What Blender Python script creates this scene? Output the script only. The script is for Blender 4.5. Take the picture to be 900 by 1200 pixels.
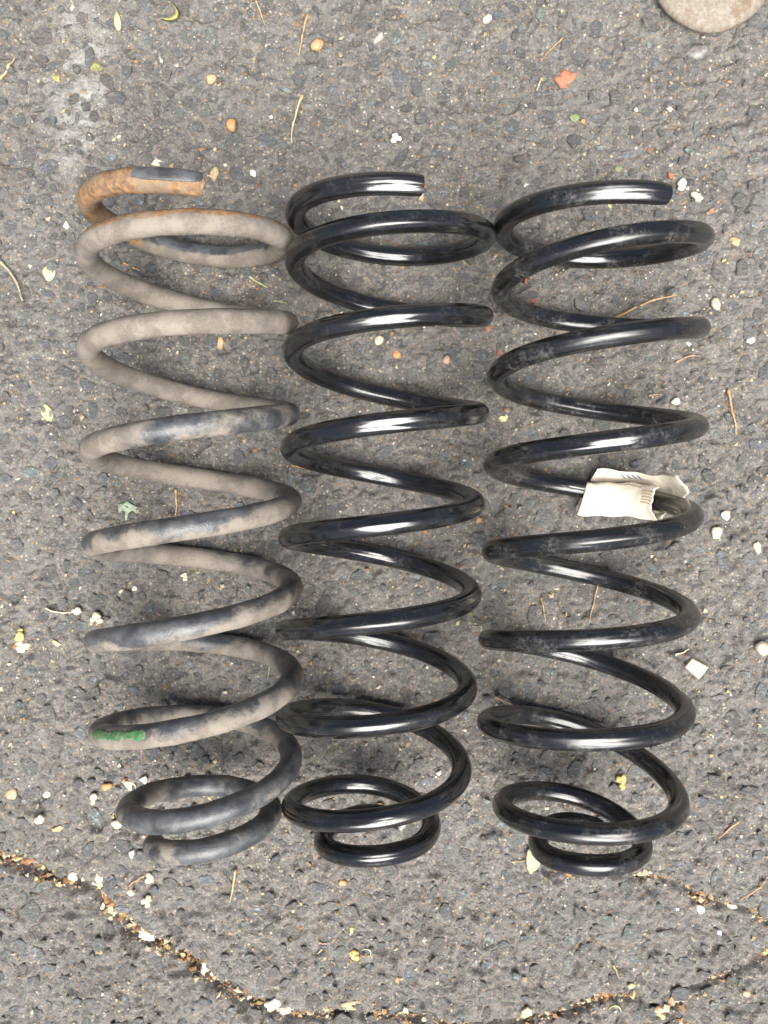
import bpy, math, random
import numpy as np
from mathutils import Vector, Matrix

for o in list(bpy.data.objects):
    bpy.data.objects.remove(o)
scene = bpy.context.scene
C = scene.collection

# ---------------------------------------------------------------- camera, sky, sun, exposure
cam_data = bpy.data.cameras.new('camera')
cam = bpy.data.objects.new('camera', cam_data)
C.objects.link(cam)
cam.location = (0, 0, 0.63)
cam.rotation_euler = (-math.atan(30 / 1050), 0, 0)
cam_data.sensor_fit = 'HORIZONTAL'
cam_data.sensor_width = 36
cam_data.lens = 42
cam_data.clip_start = 0.01
cam_data.clip_end = 50
scene.camera = cam

SUN_TILT, SUN_AZ = math.radians(25), math.radians(168)      # from the zenith; clockwise from +Y
world = bpy.data.worlds.new('World')
scene.world = world
world.use_nodes = True
wn = world.node_tree
sky = wn.nodes.new('ShaderNodeTexSky')
sky.sky_type = 'NISHITA'
sky.sun_disc = False
sky.sun_elevation = math.pi / 2 - SUN_TILT
sky.sun_rotation = SUN_AZ
sky.air_density = 0.8
sky.dust_density = 3.0
sky.ozone_density = 1.0
bg = wn.nodes['Background']
bg.inputs['Strength'].default_value = 0.05
wn.links.new(sky.outputs['Color'], bg.inputs['Color'])

sd = bpy.data.lights.new('sun', 'SUN')
sd.energy = 5.0
sd.angle = math.radians(54)
sd.color = (1.0, 0.965, 0.92)
sun = bpy.data.objects.new('sun', sd)
C.objects.link(sun)
sdir = Vector((math.sin(SUN_TILT) * math.sin(SUN_AZ), math.sin(SUN_TILT) * math.cos(SUN_AZ), math.cos(SUN_TILT)))
sun.rotation_euler = sdir.to_track_quat('Z', 'Y').to_euler()
sun.location = sdir * 3

vs = scene.view_settings
vs.view_transform = 'Standard'
vs.look = 'None'
vs.gamma = 1
vs.use_curve_mapping = False
vs.exposure = 1.08

# ---------------------------------------------------------------- measured layout (metres)
SPRINGS = {
  'mid': dict(d=0.0128, h=0.0649, axis=(0.03250,-0.00082),
    y=[0.169, 0.1684, 0.1594, 0.1556, 0.1475, 0.1391, 0.1225, 0.1063, 0.0946, 0.083, 0.0628, 0.0466, 0.0357, 0.0229, 0.007, -0.0097, -0.0217, -0.0329, -0.0485, -0.0665, -0.0771, -0.0908, -0.1071, -0.1254, -0.1365, -0.146, -0.1572, -0.1781, -0.1921, -0.2014, -0.2052, -0.217, -0.2217, -0.2244, -0.2205, -0.2332],
    R=[0.0598, 0.0597, 0.0597, 0.0596, 0.0595, 0.0594, 0.0594, 0.0593, 0.0592, 0.0591, 0.059, 0.0589, 0.0588, 0.0587, 0.0586, 0.0584, 0.0583, 0.0582, 0.0582, 0.0583, 0.0583, 0.0582, 0.058, 0.0576, 0.057, 0.0564, 0.0559, 0.0559, 0.0534, 0.051, 0.0444, 0.0378, 0.034, 0.0302, 0.0329, 0.0357]),
  'right': dict(d=0.0128, h=0.0670, axis=(0.03032,0.13034),
    y=[0.1635, 0.1627, 0.1574, 0.1519, 0.139, 0.1245, 0.1129, 0.0988, 0.0848, 0.0708, 0.0552, 0.04, 0.0257, 0.0145, -0.0004, -0.0151, -0.0291, -0.0405, -0.0585, -0.0765, -0.0856, -0.0966, -0.1162, -0.1366, -0.143, -0.1501, -0.1646, -0.1931, -0.1992, -0.2026, -0.2102, -0.2249, -0.2268, -0.2285, -0.2249, -0.2378],
    R=[0.061, 0.061, 0.0609, 0.0608, 0.0606, 0.0604, 0.0604, 0.0604, 0.0607, 0.0611, 0.0614, 0.0617, 0.0617, 0.0616, 0.0613, 0.0611, 0.0611, 0.0611, 0.0612, 0.0613, 0.0613, 0.0612, 0.0611, 0.061, 0.0608, 0.0605, 0.0602, 0.0602, 0.0547, 0.0492, 0.0445, 0.0399, 0.0324, 0.0249, 0.0316, 0.0383]),
  'left': dict(d=0.0142, h=0.0676, axis=(-0.01571,-0.11993),
    y=[0.1706, 0.1717, 0.1588, 0.1535, 0.1466, 0.139, 0.1218, 0.102, 0.0905, 0.0802, 0.0601, 0.0453, 0.0319, 0.0186, 0.0042, -0.0102, -0.0244, -0.0384, -0.0512, -0.0651, -0.0808, -0.0974, -0.1095, -0.1218, -0.1387, -0.1528, -0.1604, -0.1749, -0.1927, -0.201, -0.204, -0.2086, -0.2173, -0.2247],
    R=[0.0574, 0.058, 0.0586, 0.0592, 0.0598, 0.0602, 0.0604, 0.0605, 0.0606, 0.0607, 0.0606, 0.0605, 0.0606, 0.0608, 0.0609, 0.0608, 0.0607, 0.0605, 0.0605, 0.0605, 0.0602, 0.06, 0.0599, 0.0598, 0.0596, 0.0593, 0.0584, 0.0579, 0.0504, 0.0429, 0.0436, 0.0443, 0.0356, 0.0269]),
}
CRACKS = [[(-0.3094, -0.2516), (-0.2731, -0.2651), (-0.258, -0.2707), (-0.2399, -0.2823), (-0.2217, -0.2854), (-0.2078, -0.2879), (-0.2006, -0.3002), (-0.1885, -0.31), (-0.1795, -0.3205), (-0.1643, -0.3273), (-0.1431, -0.3378), (-0.128, -0.3533), (-0.1128, -0.3613), (-0.0915, -0.3731), (-0.0702, -0.3806)], [(-0.0702, -0.3806), (-0.0305, -0.3781), (0.0, -0.3793), (0.0427, -0.3861), (0.0915, -0.3861), (0.1281, -0.3793), (0.1525, -0.3706), (0.1799, -0.3657), (0.1952, -0.375), (0.2074, -0.3818), (0.2321, -0.4029)], [(0.1983, -0.3781), (0.2195, -0.3644), (0.2407, -0.3533), (0.2558, -0.3459), (0.274, -0.3384), (0.3104, -0.3286)], [(0.1154, -0.2731), (0.1518, -0.2774), (0.1761, -0.2811), (0.1974, -0.2793), (0.2127, -0.2885), (0.231, -0.2959), (0.2492, -0.299), (0.2645, -0.3051), (0.2737, -0.3131), (0.3103, -0.3224)]]
# loose litter on the asphalt: shape, x, y, width, length (m), angle, colour, label, category
LITTER = [
 ('curl',-0.1454,0.326,0.0144,0.0180,-112,'olive','yellow-green curled dry leaf near the top edge, upper left','leaf'),
 ('curl',-0.1727,0.3016,0.0102,0.0066,20,'olive','tiny yellow-green curled leaf strip below the larger curled leaf','leaf'),
 ('leaf',-0.2,0.2911,0.0060,0.0120,85,'moss','olive green leaf scrap on the pale stain at upper left','leaf'),
 ('leaf',-0.2279,0.2841,0.0048,0.0078,40,'olive','pale yellow-green leaf scrap left of the pale stain','leaf'),
 ('leaf',-0.185,0.3225,0.0048,0.0144,5,'straw','straw-yellow pointed leaf sliver near the top edge at left','leaf'),
 ('pebble',-0.1208,0.2835,0.0078,0.0078,0,'peach','peach coloured round pebble above the rusty spring end','pebble'),
 ('pebble',-0.1061,0.2507,0.0078,0.0096,0,'orange','orange seed husk lying above the gap between left and middle springs','seed'),
 ('chip',-0.1585,0.2255,0.0102,0.0066,0,'cream','cream chip just above the rusty top end of the left spring','chip'),
 ('chip',-0.0914,0.2184,0.0060,0.0054,30,'white','small white chip between the tops of the left and middle springs','chip'),
 ('cluster',-0.1188,0.2167,0.0108,0.0108,0,'tan','tan crumbly cluster right beside the rusty cut end','crumb cluster'),
 ('pebble',-0.0473,0.3057,0.0090,0.0078,20,'tanb','tan rounded pebble near the top edge left of centre','pebble'),
 ('chip',-0.0035,0.3103,0.0054,0.0102,-25,'cream','narrow cream sliver beside a green-grey stone near the top','chip'),
 ('pebble',0.0709,0.3225,0.0066,0.0066,0,'cream','pale cream pebble near the top edge right of centre','pebble'),
 ('cluster',0.0071,0.2407,0.0090,0.0072,0,'white','white crumbly flake above the cut end of the middle spring','crumb'),
 ('chip',-0.2213,0.1825,0.0054,0.0072,0,'white','small bright white stone left of the left spring top coil','chip'),
 ('leaf2',0.1261,0.2829,0.0174,0.0126,10,'red','orange-red dry leaf fragment at the upper right','leaf'),
 ('leaf',0.1322,0.2554,0.0072,0.0060,0,'green','small green leaf scrap under the orange-red leaf','leaf'),
 ('chip',0.1381,0.2531,0.0042,0.0054,20,'orange','tiny orange flake right of the small green scrap','chip'),
 ('curl',0.1658,0.2788,0.0072,0.0042,-20,'green','thin pale green curled scrap right of the orange-red leaf','leaf'),
 ('pebble',0.2189,0.3027,0.0168,0.0102,8,'shiny','shiny dark grey pebble below the round disc','pebble'),
 ('cluster',0.2079,0.2108,0.0132,0.0102,20,'white','white crumbly cluster right of the cut end of the right spring','crumb cluster'),
 ('cluster',0.2175,0.2008,0.0096,0.0078,0,'cream','cream crumb lump beneath the white cluster at upper right','crumb'),
 ('chip',0.2001,0.2161,0.0072,0.0060,15,'red','red-orange flake above the cut end of the right spring','chip'),
 ('chip',0.2283,0.1914,0.0042,0.0078,-15,'red','thin red flake right of the right spring top coil','chip'),
 ('leaf',0.1633,0.2214,0.0054,0.0054,20,'green','pale green scrap above the right spring top coil','leaf'),
 ('leaf',-0.2335,0.1489,0.0090,0.0126,0,'lemon','pale yellow leaf scrap left of the left spring second coil','leaf'),
 ('leaf',-0.2369,0.0514,0.0078,0.0132,25,'lime','pale green triangular leaf scrap at the left edge side','leaf'),
 ('leaf2',-0.1801,-0.018,0.0156,0.0168,30,'mint','pale mint green leaf scrap inside the left spring','leaf'),
 ('cluster',-0.2156,-0.0879,0.0084,0.0072,0,'cream','cream bud on a thin stem left of the left spring','bud'),
 ('cluster',-0.2018,-0.0915,0.0120,0.0102,0,'cream','cream lumpy bud right of the stemmed bud','bud'),
 ('cluster',-0.2561,-0.1042,0.0114,0.0096,0,'yellow','yellow lumpy bud of the pair at the far left','bud'),
 ('cluster',-0.255,-0.1139,0.0180,0.0078,0,'cream','cream lumpy bud below the yellow one at the far left','bud'),
 ('chip',-0.2309,-0.1103,0.0066,0.0066,10,'peach','peach flake right of the yellow bud at far left','chip'),
 ('pebble',-0.1847,-0.0746,0.0048,0.0048,0,'cream','small cream pebble beside the lower left coil of the left spring','pebble'),
 ('pebble',-0.1763,-0.0722,0.0042,0.0042,0,'white','tiny white pebble inside the left spring near its left side','pebble'),
 ('cluster',-0.1407,-0.0637,0.0078,0.0054,0,'cream','cream oval crumb inside the left spring between lower coils','crumb'),
 ('cluster',-0.2054,-0.221,0.0114,0.0102,20,'cream','largest cream lump left of the left spring pigtail','crumb'),
 ('leaf',-0.1805,-0.2131,0.0102,0.0060,-25,'cream','cream petal tucked against the left spring pigtail','petal'),
 ('chip',-0.1707,-0.2082,0.0066,0.0072,0,'white','white chip touching the top of the left spring pigtail','chip'),
 ('pebble',-0.1974,-0.2125,0.0084,0.0054,15,'orange','orange-brown husk above the largest cream lump','husk'),
 ('pebble',-0.1892,-0.24,0.0084,0.0066,0,'cream','cream pebble at the left side of the left spring pigtail','pebble'),
 ('cluster',-0.2443,-0.2363,0.0096,0.0102,0,'cream','cream lump half way between left edge and left pigtail','crumb'),
 ('pebble',-0.2393,-0.2186,0.0054,0.0054,0,'white','small white pebble at left above the cream lump','pebble'),
 ('pebble',-0.2653,-0.2192,0.0084,0.0084,0,'peach','peach pebble at the left edge above the crack','pebble'),
 ('chip',-0.2323,-0.2443,0.0096,0.0048,10,'tan','tan flake below the cream lump at lower left','chip'),
 ('chip',-0.1796,-0.2615,0.0054,0.0066,0,'white','white chip below the left spring pigtail','chip'),
 ('cluster',-0.167,-0.2793,0.0090,0.0090,0,'cream','cream bud below the left pigtail with a thin stem','bud'),
 ('cluster',-0.169,-0.2953,0.0084,0.0090,0,'cream','cream crumb below the stemmed bud near the crack','crumb'),
 ('pebble',-0.1799,-0.2897,0.0060,0.0054,0,'cream','small cream pebble above the crack bend','pebble'),
 ('pebble',-0.2223,-0.2793,0.0078,0.0072,0,'white','white pebble lying in the left part of the crack','pebble'),
 ('pebble',-0.2047,-0.2805,0.0060,0.0072,0,'cream','cream pebble on the crack next to a long grey stone','pebble'),
 ('pebble',-0.2078,-0.2873,0.0060,0.0036,0,'white','flat white pebble at the crack below the cream one','pebble'),
 ('leaf',-0.1976,-0.3076,0.0084,0.0102,-30,'straw','straw coloured petal at the crack bend','petal'),
 ('pebble',-0.1728,-0.3242,0.0138,0.0102,-10,'white','white and olive shell-like pebble lodged in the crack','pebble'),
 ('pebble',-0.1807,-0.3168,0.0054,0.0042,0,'cream','little cream grain beside the shell-like pebble','grain'),
 ('cluster',-0.1298,-0.3483,0.0102,0.0108,0,'white','white lump in the crack at lower left','crumb'),
 ('cluster',-0.1164,-0.3582,0.0084,0.0060,0,'cream','cream lump right of the white lump in the crack','crumb'),
 ('cluster',-0.0793,-0.3712,0.0138,0.0108,0,'white','bright white lump at the bottom edge left of centre','crumb'),
 ('cluster',-0.0726,-0.3812,0.0210,0.0078,0,'cream','cream lumps under the bright white lump at the bottom edge','crumb cluster'),
 ('cluster',-0.0256,-0.3712,0.0132,0.0078,0,'peach','peach crumbs in the crack at the bottom centre','crumb cluster'),
 ('cluster',-0.0219,-0.3354,0.0090,0.0102,0,'yellow','yellow crumb below the middle spring','crumb'),
 ('curl',-0.011,-0.3316,0.0084,0.0096,-60,'cream','cream curled husk right of the yellow crumb below the middle spring','husk'),
 ('chip',-0.0231,-0.3156,0.0036,0.0054,10,'yellow','tiny yellow flake above the yellow crumb','chip'),
 ('chip',-0.0298,-0.2823,0.0060,0.0048,0,'orange','orange flake just below the middle spring pigtail','chip'),
 ('chip',0.0152,-0.3756,0.0060,0.0060,30,'cream','cream chip at the bottom edge right of the centre crumbs','chip'),
 ('chip',0.0097,-0.352,0.0042,0.0054,0,'orange','orange chip beside a smooth grey stone below the middle spring','chip'),
 ('chip',0.1019,-0.3756,0.0102,0.0084,25,'lemon','pale yellow flake at the bottom edge between middle and right springs','chip'),
 ('chip',0.222,-0.1278,0.0192,0.0162,8,'cream','large cream triangular chip right of the right spring','chip'),
 ('pebble',0.2324,-0.0324,0.0084,0.0096,0,'cream','cream pebble right of the paper tag','pebble'),
 ('pebble',0.2401,-0.0198,0.0060,0.0072,10,'white','white pebble above the cream pebble right of the tag','pebble'),
 ('pebble',0.2665,-0.1133,0.0120,0.0102,0,'creamd','pale rough stone at the right edge above the triangular chip','stone'),
 ('chip',0.262,-0.0426,0.0066,0.0120,15,'creamd','tall pale stone at the right edge beside the tag','stone'),
 ('leaf',0.1056,-0.2658,0.0102,0.0204,-5,'straw','cream pointed leaf poking out under the right spring pigtail','leaf'),
 ('curl',0.1665,-0.3725,0.0108,0.0108,-35,'lime','pale green curled leaf at the bottom edge right of centre','leaf'),
 ('cluster',0.2128,-0.3688,0.0132,0.0072,10,'white','bright white forked flake at the lower right crack','flake'),
 ('cluster',0.1983,-0.3793,0.0096,0.0132,20,'tan','tan lump at the bottom edge at lower right','crumb'),
 ('pebble',0.2256,-0.302,0.0060,0.0078,15,'white','white oval pebble below the upper right-hand crack','pebble'),
 ('chip',0.2505,-0.302,0.0120,0.0048,-20,'cream','long cream flake on the upper right-hand crack','chip'),
 ('pebble',0.2585,-0.362,0.0060,0.0054,0,'peach','peach pebble below the lower right crack','pebble'),
 ('pebble',0.1767,-0.357,0.0054,0.0042,0,'lemon','pale yellow pebble at bottom right above the crack','pebble'),
 ('chip',0.2397,-0.3199,0.0060,0.0054,20,'white','white angular chip between the two right-hand cracks','chip'),
 ('chip',0.1049,0.1299,0.0066,0.0054,20,'redb','bright red flake inside the right spring top coil','chip'),
 ('chip',0.1001,0.1435,0.0048,0.0048,0,'redb','small dark red flake above the bright red one in the right spring','chip'),
 ('leaf2',0.0734,0.1098,0.0090,0.0060,15,'rust','rust brown leaf scrap between middle and right springs','leaf'),
 ('chip',0.0812,0.0937,0.0042,0.0060,0,'redb','little brick red flake below the rust brown scrap','chip'),
 ('chip',0.0844,0.0479,0.0078,0.0072,10,'lemon','yellow chip between middle and right springs','chip'),
 ('pebble',-0.0036,0.1026,0.0066,0.0072,0,'cream','cream pebble inside the middle spring second opening','pebble'),
 ('pebble',0.0084,0.0925,0.0060,0.0060,0,'orange','orange pebble inside the middle spring below the cream one','pebble'),
 ('pebble',0.0436,0.0884,0.0060,0.0066,0,'pink','pinkish pebble at the right inside the middle spring','pebble'),
 ('chip',0.0261,0.2014,0.0060,0.0060,30,'peach','peach chip touching the cut end of the middle spring','chip'),
 ('chip',-0.1152,0.1003,0.0060,0.0108,5,'tan','tan upright chip inside the left spring below the second coil','chip'),
 ('chip',0.2137,0.0997,0.0042,0.0054,10,'white','white chip below the right spring second coil at right','chip'),
 ('pebble',0.2579,0.1026,0.0066,0.0060,0,'white','white pebble at the right edge beside an oval grey stone','pebble'),
 ('pebble',0.2052,0.0598,0.0066,0.0054,0,'white','white grain right of the right spring third opening','pebble'),
 ('pebble',0.232,0.127,0.0066,0.0096,5,'creamd','cream upright stone right of the right spring second coil','stone'),
 ('pebble',0.0666,-0.0234,0.0048,0.0048,0,'tanb','tan round seed beside the right side of the middle spring','seed'),
 ('cluster',0.1695,-0.2094,0.0084,0.0096,0,'yellow','yellow crumb inside the right spring above its pigtail','crumb'),
 ('cluster',0.2452,0.1707,0.0096,0.0084,0,'tan','tan crumbs at the right of the right spring top coil','crumb cluster'),
 ('cluster',-0.0018,-0.2271,0.0084,0.0042,0,'yellow','yellow crumb seen inside the pigtail of the middle spring','crumb'),
]
STALKS = [
 ([(-0.268, 0.1571), (-0.2609, 0.1512), (-0.255, 0.1418), (-0.2516, 0.1299)],0.00150,'strawd','curved straw stalk at the left edge','stalk'),
 ([(-0.0563, 0.2724), (-0.0604, 0.2618), (-0.0634, 0.2501), (-0.0641, 0.2396)],0.00120,'straw','pale curved stalk above the middle spring','stalk'),
 ([(-0.0526, 0.3278), (-0.0562, 0.3144), (-0.0598, 0.2992)],0.00120,'tanb','tan dry stem near the top left of centre','stem'),
 ([(-0.0886, 0.3365), (-0.0851, 0.3284), (-0.0822, 0.3202)],0.00090,'tan','thin stem at the top edge','stem'),
 ([(0.1242, 0.3115), (0.1153, 0.3027), (0.1089, 0.2946)],0.00075,'tanb','fine brown stem above the orange-red leaf','stem'),
 ([(0.1095, 0.2823), (0.1054, 0.2735)],0.00105,'straw','short straw left of the orange-red leaf','straw'),
 ([(0.1611, 0.1175), (0.1759, 0.1246), (0.1908, 0.1311), (0.2057, 0.1335)],0.00120,'strawo','golden straw inside the right spring second opening','straw'),
 ([(0.2043, 0.0866), (0.215, 0.0925), (0.221, 0.0913)],0.00090,'pinkd','pinkish bent twig right of the right spring','twig'),
 ([(0.241, 0.0681), (0.2435, 0.0538), (0.2473, 0.0371)],0.00120,'strawo','orange straw right of the right spring at mid height','straw'),
 ([(0.151, -0.0674), (0.1481, -0.0812), (0.1452, -0.0951)],0.00090,'strawo','thin upright straw inside the right spring at left of the tall stone','straw'),
 ([(0.1107, -0.0782), (0.1133, -0.0976)],0.00090,'tanb','brown upright stem inside the right spring near its left side','stem'),
 ([(0.0785, -0.1491), (0.0888, -0.1533), (0.0978, -0.1564)],0.00105,'pinkd','pinkish twig beside the lower left coil of the right spring','twig'),
 ([(0.2522, -0.2375), (0.2456, -0.2443), (0.2384, -0.251)],0.00105,'strawo','orange straw right of the right spring pigtail','straw'),
 ([(0.2721, -0.2811), (0.2643, -0.2879), (0.254, -0.2946)],0.00090,'strawo','long straw crossing the upper right-hand crack','straw'),
 ([(0.1638, -0.3415), (0.1688, -0.3508)],0.00090,'tan','short tan straw above the crack at bottom right','straw'),
 ([(-0.105, -0.2719), (-0.1075, -0.2842), (-0.11, -0.2965)],0.00120,'tan','tan stem with a knot below the left spring pigtail','stem'),
 ([(-0.0463, -0.3242), (-0.0377, -0.3255)],0.00090,'pinkd','short pinkish twig below the middle spring','twig'),
 ([(-0.0444, -0.3298), (-0.0481, -0.3329)],0.00090,'straw','stubby straw under the pinkish twig','straw'),
 ([(-0.2396, -0.0861), (-0.2288, -0.0891), (-0.218, -0.0891)],0.00090,'cream','thin stem joined to the cream bud at far left','stem'),
 ([(-0.17, -0.2768), (-0.1774, -0.2805), (-0.1835, -0.2866)],0.00090,'tanb','thin brown stem of the cream bud below the pigtail','stem'),
 ([(-0.1828, 0.1571), (-0.1775, 0.153), (-0.1704, 0.15)],0.00105,'strawo','orange twig inside the left spring top coil','twig'),
 ([(-0.1555, 0.14), (-0.155, 0.1293)],0.00090,'tanb','brown pine needle inside the left spring','needle'),
 ([(-0.147, -0.0018), (-0.1458, -0.0108), (-0.1471, -0.021)],0.00120,'strawo','orange-brown bent stem beside the mint green scrap','stem'),
 ([(-0.0941, 0.1465), (-0.0805, 0.1388)],0.00090,'lime','green grass blade between left and middle springs near the top','grass blade'),
 ([(-0.0775, 0.1299), (-0.068, 0.1281)],0.00075,'lime','short green blade under the longer grass blade','grass blade'),
 ([(-0.0659, 0.015), (-0.0563, 0.0126)],0.00075,'strawo','orange needle between left and middle springs','needle'),
 ([(-0.0802, -0.1175), (-0.0827, -0.1357)],0.00090,'lime','grass blade at the right side of the left spring','grass blade'),
 ([(0.0911, -0.2682), (0.1008, -0.267)],0.00075,'tan','thin stem left of the cream pointed leaf','stem'),
 ([(-0.2664, 0.2823), (-0.2616, 0.2876), (-0.2562, 0.2969)],0.00150,'tan','tan stick piece at the left edge near the top','stick'),
 ([(0.186, 0.0634), (0.1937, 0.0657)],0.00075,'tan','small straw bit right inside the right spring third opening','straw'),
 ([(0.2062, -0.1193), (0.2158, -0.1151)],0.00090,'cream','pale straw above the large triangular chip','straw'),
]
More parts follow.
